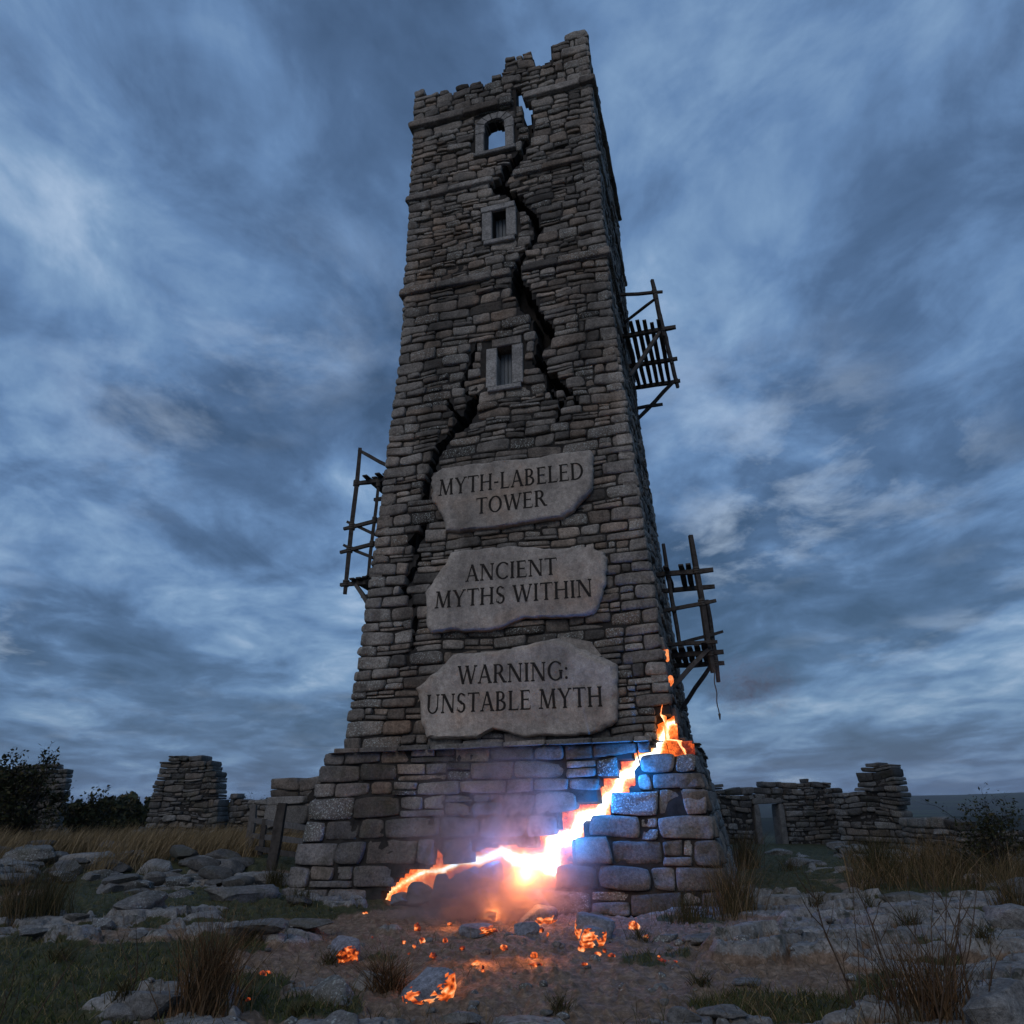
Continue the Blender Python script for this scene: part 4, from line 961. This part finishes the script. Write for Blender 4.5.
# ------------------------------------------------------------------ vegetation
def blades(n, pos, hgt, wid, lean, tone0, tone1, seg=3, windx=0., curl=.5):
    """pos (n,3); returns verts, quads, tone"""
    R = rng
    h = R.uniform(hgt[0], hgt[1], n) ; w = R.uniform(wid[0], wid[1], n)
    a = R.uniform(0, 2 * np.pi, n); ln = R.uniform(lean[0], lean[1], n)
    dx = np.cos(a) * ln + windx; dy = np.sin(a) * ln
    b = R.uniform(0, np.pi, n); wx = np.cos(b) * w / 2; wy = np.sin(b) * w / 2 * .6
    V = np.zeros((n, (seg + 1) * 2, 3))
    for i in range(seg + 1):
        t = i / seg; cx = pos[:, 0] + dx * h * (t * (1 - curl) + t * t * curl * 1.6); cy = pos[:, 1] + dy * h * (t * (1 - curl) + t * t * curl * 1.6)
        cz = pos[:, 2] - .02 + h * (t - .22 * curl * t * t * (np.abs(ln) + abs(windx)) * 1.5)
        k = 1 - t ** 1.5 * .9
        V[:, 2 * i, 0] = cx - wx * k; V[:, 2 * i, 1] = cy - wy * k; V[:, 2 * i, 2] = cz
        V[:, 2 * i + 1, 0] = cx + wx * k; V[:, 2 * i + 1, 1] = cy + wy * k; V[:, 2 * i + 1, 2] = cz
    F = np.stack([np.array([2 * i, 2 * i + 1, 2 * i + 3, 2 * i + 2]) for i in range(seg)])
    Fc = (F[None] + (np.arange(n) * (seg + 1) * 2)[:, None, None]).reshape(-1, 4)
    t0 = R.uniform(tone0, tone1, n); t1 = R.uniform(0, 1, n)
    tone = np.repeat(np.stack([t0, t1, t1], -1), (seg + 1) * 2, 0)
    return V.reshape(-1, 3), Fc, tone
def scatter(n, r0, r1, a0, a1, cond, bias=1.0):
    """random ground points, even over the picture rather than over the land"""
    u = rng.uniform(0, 1, n * 4); r = 1 / (1 / r1 + (1 / r0 - 1 / r1) * u ** bias); a = np.radians(rng.uniform(a0, a1, n * 4))
    x = r * np.sin(a); y = r * np.cos(a); k = cond(x, y); x = x[k][:n]; y = y[k][:n]
    return np.stack([x, y, H(x, y)], -1)
def near_tower(x, y, m=.1):
    l = np.stack([(x - T0[0]) * ex[0] + (y - T0[1]) * ex[1], (x - T0[0]) * ey[0] + (y - T0[1]) * ey[1]], -1)
    return (np.abs(l[..., 0]) < 4.0 + m) & (np.abs(l[..., 1]) < 4.0 + m)
def cg(x, y):
    rk, gs = masks(x, y); return (gs + rng.uniform(-.35, .25, x.shape) > .5) & ~near_tower(x, y)
P = scatter(120000, 3.3, 30, -40, 40, cg)
V, Fc, t = blades(len(P), P, (.03, .12), (.006, .013), (.2, .9), 0, 1.0, seg=2)
meta(mesh_obj('short_grass', V, Fc, M_GRASS, attrs={'tone': t}), 'short green turf between the rock slabs', 'grass', kind='stuff')
def cd(x, y): return (fbm(x * .9, y * .9, 0, 3, 66) > .02) & ~near_tower(x, y)
P = scatter(15000, 3.4, 18, -40, 40, lambda x, y: (cg(x, y) | (rng.uniform(0, 1, x.shape) < .18)) & cd(x, y))
V, Fc, t = blades(len(P), P, (.08, .20), (.004, .009), (.3, 1.1), .1, 1.0, seg=3)
meta(mesh_obj('withered_grass', V, Fc, M_TUS, attrs={'tone': t}), 'thin withered grass lying between the stones', 'grass', kind='stuff')
# golden grass field on the left, behind the stony bank
def cl_(x, y): return (x < -3.5 - .1 * (y - 20)) & (x > -.80 * y) & (y > 18.6 - .15 * x + 2.5 * fbm(x * .7, y * .7, 0, 2, 33)) & (y < 37)
P = scatter(26000, 19, 37, -40, -8, cl_, .9); P = P[fbm(P[:, 0] * .5, P[:, 1] * .5, 0, 3, 71) > -.28]
V, Fc, t = blades(len(P), P, (.35, .85), (.012, .026), (.05, .45), .1, 1.0, seg=3, windx=.28)
meta(mesh_obj('golden_grass', V, Fc, M_DRY, attrs={'tone': t}), 'tall golden dry grass blown to the right behind the stony bank', 'grass', kind='stuff')
# dry grass on the right in front of the rubble wall
def cr_(x, y): return (x > .40 * y) & (x < .80 * y) & (y > 13.5) & (y < 27) & (fbm(x * .6, y * .6, 0, 3, 73) > .02)
P = scatter(5000, 13, 28, 20, 38, cr_)
V, Fc, t = blades(len(P), P, (.2, .75), (.008, .018), (.1, .9), .1, 1.0, seg=3, windx=.10)
meta(mesh_obj('pale_grass', V, Fc, M_TUS, attrs={'tone': t}), 'pale tangled dry grass in front of the tumbled wall', 'grass', kind='stuff')
def tussock(px, py, wpx, hpx, n, mat, label, Y=None, wind=.05, lean=(.1, .6), group=None, t01=(0, 1), wid=(.005, .012)):
    P = ground_hit(px, py) if Y is None else on_ground(*at_y(px, py, Y)[:2])
    s = np.linalg.norm(P - EYE) / 790
    r = wpx * s * .5 * .45; h = hpx * s
    q = rng.normal(size=(n, 2)) * r * .55; pos = np.stack([P[0] + q[:, 0], P[1] + q[:, 1], 0 * q[:, 0]], -1); pos[:, 2] = H(pos[:, 0], pos[:, 1]) - .01
    V, Fc, t = blades(n, pos, (h * .35, h * 1.02), wid, lean, t01[0], t01[1], seg=4, windx=wind)
    k = np.array([P[0], P[1], P[2]])
    o = mesh_obj('grass_tussock', V - k, Fc, mat, attrs={'tone': t}); o.location = tuple(k)
    return meta(o, label, 'tussock', group)
tussock(205, 1012, 95, 78, 620, M_RUST, 'rusty brown grass tussock at the bottom edge, left foreground', wind=.06)
tussock(385, 990, 60, 42, 420, M_RUST, 'trampled straw tussock left of the ember stone in the foreground', wind=-.1, lean=(.3, 1.1))
tussock(735, 915, 80, 62, 620, M_TUS, 'straw and green tussock hugging the right corner of the tower base', wind=.05, t01=(.1, 1))
tussock(690, 922, 80, 36, 320, M_TUS, 'short mossy tussock under the right end of the plinth', t01=(0, .6))
tussock(745, 865, 50, 42, 500, M_TUS, 'pale dry tussock behind the right corner of the tower', t01=(.2, .9), Y=19.5, wid=(.008, .016))
tussock(42, 915, 80, 55, 420, M_TUS, 'dark wispy tussock near the left edge below the stony bank', t01=(0, .7), wind=.08)
tussock(10, 925, 50, 60, 200, M_TUS, 'thin brown tussock cut by the left edge', t01=(.2, .9))
tussock(275, 880, 34, 30, 260, M_TUS, 'small green tussock at the foot of the timber fence', t01=(0, .5), Y=16.5)
tussock(300, 905, 40, 22, 220, M_TUS, 'low dark tussock at the left corner of the plinth', t01=(0, .5))
tussock(880, 880, 60, 40, 320, M_TUS, 'dark green rushy tussock before the gable stump', t01=(0, .35), Y=17, wind=.02, wid=(.01, .018))
tussock(945, 888, 80, 50, 300, M_TUS, 'straw coloured tussock before the tumbled wall at right', t01=(.3, 1), Y=15.5, wid=(.008, .016))
tussock(930, 1020, 130, 70, 420, M_RUST, 'brown grass tussock in the bottom right corner', t01=(0, .9), wind=.05)
tussock(1010, 900, 50, 60, 260, M_TUS, 'dry tussock beside the boulders at the right edge', t01=(.1, .9), Y=11)
for i, (px, py) in enumerate([(300, 1015), (120, 1000), (560, 1010), (640, 940), (700, 985), (815, 905), (868, 905), (150, 880), (330, 965), (250, 945), (790, 870), (910, 925), (60, 960), (985, 940)]):
    tussock(px, py, 34, 20, 120, M_TUS, 'small low tuft of grass growing between the ground slabs', group='small grass tufts on the ground', t01=(0, .6), lean=(.3, .9))
def dead_stems(px, py, n, hpx, label, spread=30, Y=None, lean=.25, seed=1, twig=2):
    R = random.Random(seed); P = ground_hit(px, py) if Y is None else on_ground(*at_y(px, py, Y)[:2]); s = np.linalg.norm(P - EYE) / 790
    m = MB()
    for i in range(n):
        b = P + np.array([R.uniform(-1, 1) * spread * s * .5, R.uniform(-1, 1) * spread * s * .5, -.03]); h = hpx * s * R.uniform(.45, 1)
        d = np.array([R.uniform(-lean, lean), R.uniform(-lean, lean), 1.]); pts = [b]
        for k in range(5): pts.append(pts[-1] + d * h / 5); d = d + np.array([R.uniform(-.22, .22), R.uniform(-.22, .22), 0])
        r0 = R.uniform(.004, .008); m.tube(pts, [r0 * (1 - k * .15) for k in range(6)], 4, False)
        for k in range(twig):
            j = R.randint(2, 4); dd = d * .5 + np.array([R.uniform(-.6, .6), R.uniform(-.6, .6), .3]); L = h * R.uniform(.15, .35)
            m.tube([pts[j], pts[j] + dd * L * .5, pts[j] + dd * L * .9 + np.array([0, 0, L * .2])], [r0 * .6, r0 * .45, r0 * .2], 4, False)
    o = m.build('dead_weed', M_STEM); return meta(o, label, 'weed')
dead_stems(905, 1015, 12, 120, 'clump of bare dark weed stems at bottom right', 70, seed=3)
dead_stems(960, 1020, 8, 130, 'taller bare weed stems near the bottom right corner', 60, seed=5, lean=.4)
dead_stems(100, 1015, 5, 75, 'few pale bent grass stalks in the left foreground', 50, seed=8, lean=.4, twig=1)
dead_stems(20, 1010, 4, 60, 'thin bent stalks at the bottom left corner', 50, seed=9, lean=.5, twig=1)
def bush(px, py, Y, hpx, wpx, label, leaf=1500, seed=1, wind=0.2, lsize=.06, name='bush', depth=4, up=.75, thick=.05, mat=M_LEAF, base_n=5):
    R = random.Random(seed); P = on_ground(*at_y(px, py, Y)[:2]); s = Y / 790 * 1.06
    Hh = hpx * s; Ww = wpx * s; m = MB(); tips = []
    def grow_(p, d, L, r, lev):
        n = 3; pts = [p]
        for k in range(n):
            d = d + np.array([R.gauss(0, .16) + wind * .12, R.gauss(0, .16), R.gauss(0, .10)]); d /= np.linalg.norm(d); pts.append(pts[-1] + d * L / n)
        m.tube(pts, [r, r * .85, r * .7, r * .5], 5 if lev < 2 else 3, False)
        if lev >= depth - 2: tips.extend([(q, d) for q in pts[1:]])
        if lev < depth:
            for k in range(R.randint(3, 4)):
                q = pts[R.randint(1, 3)]; nd = d * up + np.array([R.gauss(0, .5) + wind * .25, R.gauss(0, .5), R.gauss(.15, .3)]); nd /= np.linalg.norm(nd)
                grow_(q, nd, L * R.uniform(.55, .8), r * .55, lev + 1)
    for i in range(base_n):
        x = R.uniform(-.35, .35) * Ww; d = np.array([x / Ww * 1.6 + wind * .3, R.uniform(-.4, .4), 1.]); d /= np.linalg.norm(d)
        grow_(P + np.array([x * .5, R.uniform(-.2, .2) * Ww, -.1]), d, Hh * .40, thick * R.uniform(.7, 1), 0)
    root = empty(name, tuple(P)); meta(root, label, 'bush' if name == 'bush' else 'tree')
    m.build('branches', M_TWIG, root)
    if leaf:
        T = np.array([tips[R.randrange(len(tips))][0] for _ in range(leaf)]); T += rng.normal(size=T.shape) * .07 * max(.5, Hh / 3)
        a = rng.normal(size=(leaf, 3)); a /= np.linalg.norm(a, axis=1)[:, None]; b = rng.normal(size=(leaf, 3)); b -= (b * a).sum(1)[:, None] * a; b /= np.linalg.norm(b, axis=1)[:, None]
        sz = rng.uniform(.5, 1.3, leaf)[:, None] * lsize
        V = np.stack([T - a * sz, T + b * sz * .5, T + a * sz, T - b * sz * .5], 1).reshape(-1, 3)
        tn = np.repeat(np.stack([rng.uniform(0, 1, leaf), rng.uniform(0, 1, leaf), rng.uniform(0, 1, leaf)], -1), 4, 0)
        mesh_obj('foliage', V, np.arange(leaf * 4).reshape(-1, 4), mat, root, attrs={'tone': tn})
    return root
bush(-6, 838, 28, 92, 66, 'dark windswept hawthorn bush at the left edge before the broken wall', 5200, 3, .35, .075, 'hawthorn_tree', 4, .8, .09, base_n=7)
bush(76, 830, 31, 54, 34, 'dark bare-tipped bush right of the far left wall', 2200, 4, .25, .075, base_n=6, depth=3)
bush(96, 828, 33, 22, 34, 'low dense dark bush beside the windswept bush', 3500, 6, .1, .085, base_n=7, depth=3)
bush(126, 826, 40, 17, 50, 'low dark scrub just left of the tall stone stump', 3500, 7, .1, .10, base_n=8, depth=3)
bush(240, 822, 42, 46, 26, 'thin twiggy shrub behind the low field wall', 260, 8, 0, .07, thick=.03, base_n=3)
bush(305, 815, 34, 52, 40, 'sparse leafy shrub rising behind the lintelled ruin', 700, 9, 0, .07, thick=.03, base_n=4)
bush(250, 815, 48, 22, 70, 'dark scrub line behind the low field wall', 3500, 10, 0, .12, base_n=8, depth=3)
bush(1016, 862, 15, 92, 60, 'dark spiky gorse bush at the right edge', 1800, 11, -.1, .035, thick=.02, base_n=7, mat=M_LEAF)
bush(968, 830, 32, 28, 60, 'low dark gorse behind the tumbled wall', 3000, 12, 0, .08, base_n=7, depth=3)
bush(935, 826, 42, 18, 60, 'distant brown scrub behind the tumbled wall', 2500, 13, 0, .10, base_n=7, depth=3)
# far hedge, reads as one mass
m = MB(); n = 30000
a = np.radians(rng.uniform(-48, 14, n)); r_ = rng.uniform(80, 95, n); x = r_ * np.sin(a); y = r_ * np.cos(a)
z = H(x, y, False) + rng.uniform(0, 1, n) ** .8 * (2.1 + 1.4 * fbm(a * 22, a * 0, 0, 3, 9) + 1.2 * fbm(a * 90, a * 0, 0, 2, 19))
T = np.stack([x, y, z], -1); A_ = rng.normal(size=(n, 3)) * .17; B_ = rng.normal(size=(n, 3)) * .17
V = np.stack([T - A_, T + B_, T + A_, T - B_], 1).reshape(-1, 3)
meta(mesh_obj('distant_hedge', V, np.arange(n * 4).reshape(-1, 4), M_LEAF, attrs={'tone': np.repeat(rng.uniform(0, 1, (n, 3)), 4, 0)}, smooth=False), 'dark line of distant scrub and hedge on the horizon at left', 'hedge', kind='stuff')

# ------------------------------------------------------------------ boulders
BL = [  # px, py(foot), w, h, label
 (118, 852, 30, 16, 'flat topped stone crowning the bank below the golden grass'), (100, 846, 26, 12, 'dark flat stone on the crest of the bank'), (135, 838, 26, 12, 'dark capstone balanced at the right of the bank crest'),
 (130, 862, 40, 20, 'pale sloping boulder in the middle of the stony bank'), (90, 866, 46, 18, 'long low pale boulder left of the bank middle'), (155, 874, 32, 24, 'dark rounded boulder under the bank crest'),
 (200, 850, 34, 14, 'pale flat slab right of the dark boulder'), (218, 862, 36, 18, 'split grey boulder left of the fence'), (192, 866, 26, 16, 'small grey rock between the dark boulder and the split one'),
 (236, 852, 26, 16, 'pale rock leaning at the foot of the left fence post'), (30, 862, 60, 24, 'dark long slab at the far left of the bank'), (62, 874, 30, 20, 'grey lump at the foot of the bank, far left'),
 (8, 876, 30, 26, 'dark rock half hidden at the left edge'), (228, 874, 34, 20, 'blocky stone below the left fence post'), (268, 880, 30, 12, 'flat stone in the grass before the fence'),
 (140, 908, 46, 22, 'rounded pale slab in the grass on the left'), (182, 898, 32, 14, 'low grey stone in the left grass'), (238, 900, 62, 26, 'broad smooth slab left of the tower corner'),
 (104, 928, 24, 13, 'whitish round stone on the left path'), (75, 918, 22, 8, 'thin pale stone in the left grass'), (40, 934, 26, 9, 'small flat stone near the left edge'), (138, 936, 16, 8, 'tiny flat stone on the left path'),
 (148, 1012, 50, 30, 'rough speckled rock by the rusty tussock'), (120, 1022, 40, 22, 'low grey rock at the bottom left'), (335, 1005, 54, 36, 'mossy rounded boulder in the central foreground'),
 (372, 988, 34, 24, 'small dark boulder beside the straw tussock'), (684, 1022, 26, 20, 'pale upright stone at the bottom right of centre'), (345, 1030, 40, 24, 'dull rock cut by the bottom edge'),
 (1012, 1030, 80, 60, 'big smooth grey boulder in the bottom right corner'), (1016, 872, 50, 26, 'thick slab on top of the stack at the right edge'), (1018, 895, 40, 22, 'middle dark block of the stack at the right edge'), (1020, 925, 44, 30, 'lowest block of the stack at the right edge'),
 (870, 862, 36, 12, 'flat slab in the grass below the gable stump'), (800, 866, 40, 12, 'low pale slab on the path by the doorway'), (780, 855, 26, 9, 'flat stone before the ruined doorway'), (905, 900, 46, 12, 'long low slab at the edge of the right turf'),
 (700, 942, 44, 14, 'flat rock under the right corner of the plinth'), (665, 940, 26, 10, 'small slab before the plinth at right'), (745, 985, 30, 10, 'thin stone slab in the right foreground'), (722, 1016, 40, 14, 'rounded pale stone at the edge of the turf'),
 (460, 1020, 40, 12, 'flat grey stone at the bottom centre'), (310, 925, 50, 12, 'smooth low slab at the left end of the fissure'), (255, 930, 60, 16, 'long smooth slab in front of the left corner'), (296, 902, 30, 12, 'mossy stone at the left foot of the plinth')]
for i, (px, py, w, h, lb) in enumerate(BL):
    prock(px, py, w, h, 500 + i * 7, lb, rot=random.uniform(-.5, .5), cuts=14, sink=.30, blocky=.45, tone=(random.uniform(.35, 1), random.uniform(0, .6), random.random()))
# loose stones tumbled along the bank on the left and below the rubble wall on the right
pr = []
for i in range(7):
    V = rock_shape(1500 + i, .26, .20, .12, cuts=9, base=ICO3, blocky=.6)
    pr.append(mesh_obj('tumbled_stone', V, ICO3[1], M_ROCK, attrs={'tone': np.tile([[.25 + .1 * i, random.uniform(0, .5), random.random()]], (len(V), 1))}, sharp=38))
spots = []
for i in range(80):
    u = random.random(); px = -10 + 255 * u; Y = 17.6 + random.gauss(0, 1.3) + 1.5 * (px < 120); spots.append((px, Y, 0))
for i in range(75):
    px = random.uniform(835, 1030); Y = 26.5 - (px - 835) / 195 * 9 + random.gauss(0, 1.0); spots.append((px, Y, 1))
for i, (px, Y, sd) in enumerate(spots):
    x = at_y(px, 850, Y)[0]; k = random.uniform(.5, 1.9) ** 1.1 * .8
    o = pr[i] if i < 7 else pr[i % 7].copy()
    if i >= 7: COL.objects.link(o)
    o.location = tuple(on_ground(x, Y) + np.array([0, 0, .05 * k + (.16 if random.random() < .3 else 0)])); o.scale = (k, k, k * random.uniform(.7, 1.2)); o.rotation_euler = (random.uniform(-.2, .2), random.uniform(-.2, .2), random.uniform(-.6, .6))
    meta(o, 'grey stone tumbled on the low bank left of the tower' if sd == 0 else 'grey stone fallen from the rubble wall at right', 'stone', 'tumbled stones of the left bank' if sd == 0 else 'fallen stones below the right wall')
# pebbles lying on the bare soil
protos = []
for i in range(5):
    V = rock_shape(900 + i, .05, .042, .028, base=ICO2, cuts=6); protos.append((V, ICO2[1]))
pm = [mesh_obj('pebble', V, Fc, M_ROCK, attrs={'tone': np.tile([[random.uniform(.4, 1), .3, random.random()]], (len(V), 1))}) for V, Fc in protos]
def cpeb(x, y): rk, gs = masks(x, y); return (gs < .5) & ~near_tower(x, y)
PP = scatter(240, 3.7, 13, -32, 34, cpeb, .8)
for i, q in enumerate(PP):
    o = pm[i] if i < 5 else pm[i % 5].copy()
    if i >= 5: COL.objects.link(o)
    k = random.uniform(.35, 1.3) * min(1.6, .6 + np.linalg.norm(q) / 12); o.location = tuple(q + np.array([0, 0, .008 * k])); o.scale = (k, k, k); o.rotation_euler = (0, 0, random.uniform(0, 6))
    meta(o, 'small pale pebble lying on the bare soil or slabs', 'pebble', 'pebbles scattered on the ground')

# ------------------------------------------------------------------ hot debris
def hot(px, py, w, h, seed, label, glow, heat=.6, name='fallen_stone', **kw):
    """scorched block with glowing patches; glow = number of ember patches on it"""
    P = ground_hit(px, py); s = np.linalg.norm(P - EYE) / 790
    root = empty(name, tuple(P)); meta(root, label, 'stone')
    sz = np.array([w * s * .52, w * s * .40, h * s * .46]); T = rock_shape(seed, 1, 1, 1, cuts=4, blocky=1.0, rough=.035)
    ca, sa = math.cos(seed), math.sin(seed); ca, sa = (.94, .34) if seed % 2 else (.92, -.39)
    def place(Q, k=1.): Q = Q * k; Q = np.stack([Q[:, 0] * ca - Q[:, 1] * sa, Q[:, 0] * sa + Q[:, 1] * ca, Q[:, 2] + .12 * Q[:, 0] * (1 if seed % 2 else -1)], -1); return Q * sz
    c = P + np.array([0, 0, sz[2] * .72])
    mesh_obj('stone_body', place(T) + c, ICO4[1], M_CHAR, root, attrs={'tone': np.tile([[.85, .1, .3]], (len(T), 1))}, sharp=38)
    W_ = ICO4[0]; cen = W_[ICO4[1]].mean(1)
    for gi_, (gx, gy, gs) in enumerate(glow):      # cracked glowing skin on part of the stone
        dv = np.array([gx, -.75, gy]); dv /= np.linalg.norm(dv); dt = cen @ dv + fbm(cen[:, 0] * 5, cen[:, 1] * 5, cen[:, 2] * 5, 3, seed + gi_) * .35
        sel = ICO4[1][dt > 1.02 - gs * 1.7]
        if len(sel) < 4: continue
        used, inv = np.unique(sel, return_inverse=True); Q = T[used]
        ht = np.clip(heat - .14 + fbm(Q[:, 0] * 6, Q[:, 1] * 6, Q[:, 2] * 6, 3, seed) * .55, 0, .52)
        mesh_obj('ember_patch', place(Q, 1.03) + c, inv.reshape(sel.shape), M_EMBER, root, attrs={'hotness': ht})
hot(427, 999, 44, 30, 71, 'blue-grey fallen block glowing along its right edge in the foreground', [(.75, -.25, .10), (.55, -.55, .10), (.88, .1, .08), (-.85, -.35, .06), (-.1, -.9, .05)], .50)
hot(538, 924, 36, 20, 72, 'dark slab-like block fallen just below the fissure mouth', [(.85, -.4, .09)], .55)
hot(526, 935, 22, 13, 73, 'small blue lit block before the fallen slab', [])
hot(596, 936, 44, 24, 74, 'large pointed fallen stone right of the fissure mouth', [(-.9, -.5, .13)], .52)
hot(592, 945, 24, 20, 75, 'round black stone with orange glow on both sides', [(-.9, 0, .17), (.85, -.45, .17)], .52)
hot(345, 962, 22, 26, 76, 'narrow upright charred stone with red embers at left', [(.8, -.35, .22), (.55, -.8, .14)], .40)
hot(477, 935, 30, 12, 77, 'low scorched stone under the smoke', [(.5, .2, .16)], .5)
EMB = [(490, 920, 14, 11), (494, 932, 8, 4), (475, 907, 4, 3), (450, 925, 6, 3), (417, 931, 7, 9), (422, 944, 7, 7), (414, 948, 4, 4), (433, 957, 10, 5), (409, 955, 4, 3), (462, 950, 6, 5), (476, 966, 10, 7), (483, 969, 4, 4), (445, 943, 6, 6),
       (504, 952, 9, 8), (534, 958, 8, 7), (536, 967, 17, 5), (483, 972, 4, 3), (582, 952, 8, 8), (598, 956, 8, 5), (612, 957, 8, 4), (634, 930, 12, 10), (646, 938, 5, 4), (662, 962, 10, 4), (672, 963, 10, 3), (265, 976, 11, 6), (248, 1002, 5, 5), (355, 943, 4, 3), (365, 915, 6, 4), (605, 953, 5, 5), (541, 932, 7, 6), (548, 936, 5, 4), (584, 965, 8, 3), (658, 958, 5, 3), (453, 980, 4, 3), (372, 940, 4, 4), (560, 912, 7, 10), (404, 944, 5, 4), (582, 940, 12, 14)]
for i, (px, py, w, h) in enumerate(EMB):
    P = ground_hit(px, py); s = np.linalg.norm(P - EYE) / 790
    V = rock_shape(700 + i, w * s * .44, w * s * .4, h * s * .45, base=ICO3, cuts=7, rough=.12)
    ht = np.clip(.17 + .24 * random.random() + fbm(V[:, 0] * 30, V[:, 2] * 30, 0, 3, i) * .45, 0, .52)
    o = mesh_obj('ember', V, ICO3[1], M_EMBER, attrs={'hotness': ht}); o.location = tuple(P + np.array([0, 0, h * s * .3]))
    meta(o, 'small glowing orange ember lying on the ground', 'ember', 'glowing embers before the tower')
# two embers stuck in the right-hand wall above the corner
for (u, z, s_) in ((-3.05, 3.62, .075), (-3.05, 4.1, .09)):
    P = face_map(1)(np.array([u]), np.array([z]), np.array([.02]))[0]; V = rock_shape(int(z * 10), s_, s_, s_ * 1.5, base=ICO3)
    mesh_obj('ember_patch', V + P, ICO3[1], M_EMBER, tower, attrs={'hotness': np.full(len(V), .42)})

# ------------------------------------------------------------------ point lamps that carry the light of the fissure
def lamp(px, py, out, col, e, r=.05, name='fissure_glow_lamp'):
    u, z = front(px, py); P = fm0(np.array([u]), np.array([z]), np.array([out]))[0]
    l = bpy.data.lights.new(name, 'POINT'); l.energy = e; l.color = col; l.shadow_soft_size = r
    o = bpy.data.objects.new(name, l); COL.objects.link(o); o.location = tuple(P)
BLUE = (.015, .27, 1.0); ORG = (1.0, .30, .08)
for i_, e_, c_ in ((8, 30, BLUE), (10, 9, BLUE), (13, 34, BLUE), (16, 38, BLUE), (19, 46, BLUE), (11, 13, ORG)):
    u, z = np.array(CORE[int(i_)]) + (np.array(CORE[int(i_) + 1]) - np.array(CORE[int(i_)])) * (i_ % 1); P = fm0(np.array([u]), np.array([z]), np.array([.22 if c_ is BLUE else .40]))[0]
    l = bpy.data.lights.new('fissure_glow_lamp', 'POINT'); l.energy = e_; l.color = c_; l.shadow_soft_size = .03
    o = bpy.data.objects.new('fissure_glow_lamp', l); COL.objects.link(o); o.location = tuple(P)

lamp(541, 868, 1.0, ORG, 62, .03)  # added orange lamp, afloat well in front of the fissure, to light the ground
for px, py, e_ in ((493, 921, 12), (560, 913, 20), (597, 932, 6), (450, 925, 4), (483, 966, 3), (535, 960, 3), (440, 985, 3)):     # light of the larger embers
    P = ground_hit(px, py) + np.array([0, -.03, .14]); l = bpy.data.lights.new('ember_light', 'POINT'); l.energy = e_; l.color = ORG; l.shadow_soft_size = .03
    o = bpy.data.objects.new('ember_light', l); COL.objects.link(o); o.location = tuple(P)

# ------------------------------------------------------------------ smoke
def smoke(P, size, dens, label, seed, col=(1.0, .80, .72), rot=0.):
    m, g = newmat('smoke')
    oc = g.n('ShaderNodeTexCoord').outputs['Object']
    ln = g.n('ShaderNodeVectorMath', {0: oc}, operation='LENGTH').outputs['Value']
    n = g.noise(g.vmath('ADD', oc, (seed, 0, 0)), 3.4, 6, .7, 1.2)
    f = g.math('SUBTRACT', 1.0, ln, clamp=True)
    d = g.math('MULTIPLY', g.math('MULTIPLY', g.ramp(n, [(.46, 0.0), (.62, 1.0)]), f), dens)
    v = g.n('ShaderNodeVolumePrincipled', {'Color': (*col, 1), 'Density': d, 'Anisotropy': .2})
    g.n('ShaderNodeOutputMaterial', {'Volume': v.outputs[0]})
    o = mesh_obj('smoke', ICO3[0] * 1.0, ICO3[1], m); o.location = tuple(P); o.scale = size; o.rotation_euler = (0, rot, 0)
    return meta(o, label, 'smoke', kind='stuff')
def fpt(px, py, out): u, z = front(px, py); return fm0(np.array([u]), np.array([z]), np.array([out]))[0]
smoke(fpt(510, 850, .75), (1.9, .65, 1.9), 6.0, 'pinkish smoke drifting up from the mouth of the fissure', 1)
smoke(fpt(500, 905, .9), (1.9, .9, .9), 7.0, 'orange lit smoke low over the ground before the fissure', 5)
smoke(world(np.array([4.75, -1.5, 3.6])), (1.1, .8, .8), 1.8, 'faint pink puff of smoke beside the right of the tower', 9, (1.0, .55, .5))

# ------------------------------------------------------------------ evening haze
m, g = newmat('haze')
v = g.n('ShaderNodeVolumePrincipled', {'Color': (.75, .85, 1.0, 1), 'Density': .00011, 'Anisotropy': 0.0})
g.n('ShaderNodeOutputMaterial', {'Volume': v.outputs[0]})
V = np.array([(x, y, z) for x in (-5400., 5400.) for y in (-5400., 5400.) for z in (-60., 90.)])
meta(mesh_obj('haze', V, [(0, 1, 3, 2), (4, 6, 7, 5), (0, 4, 5, 1), (2, 3, 7, 6), (0, 2, 6, 4), (1, 5, 7, 3)], m, smooth=False), 'thin bluish evening haze over the moor', 'haze', kind='stuff')
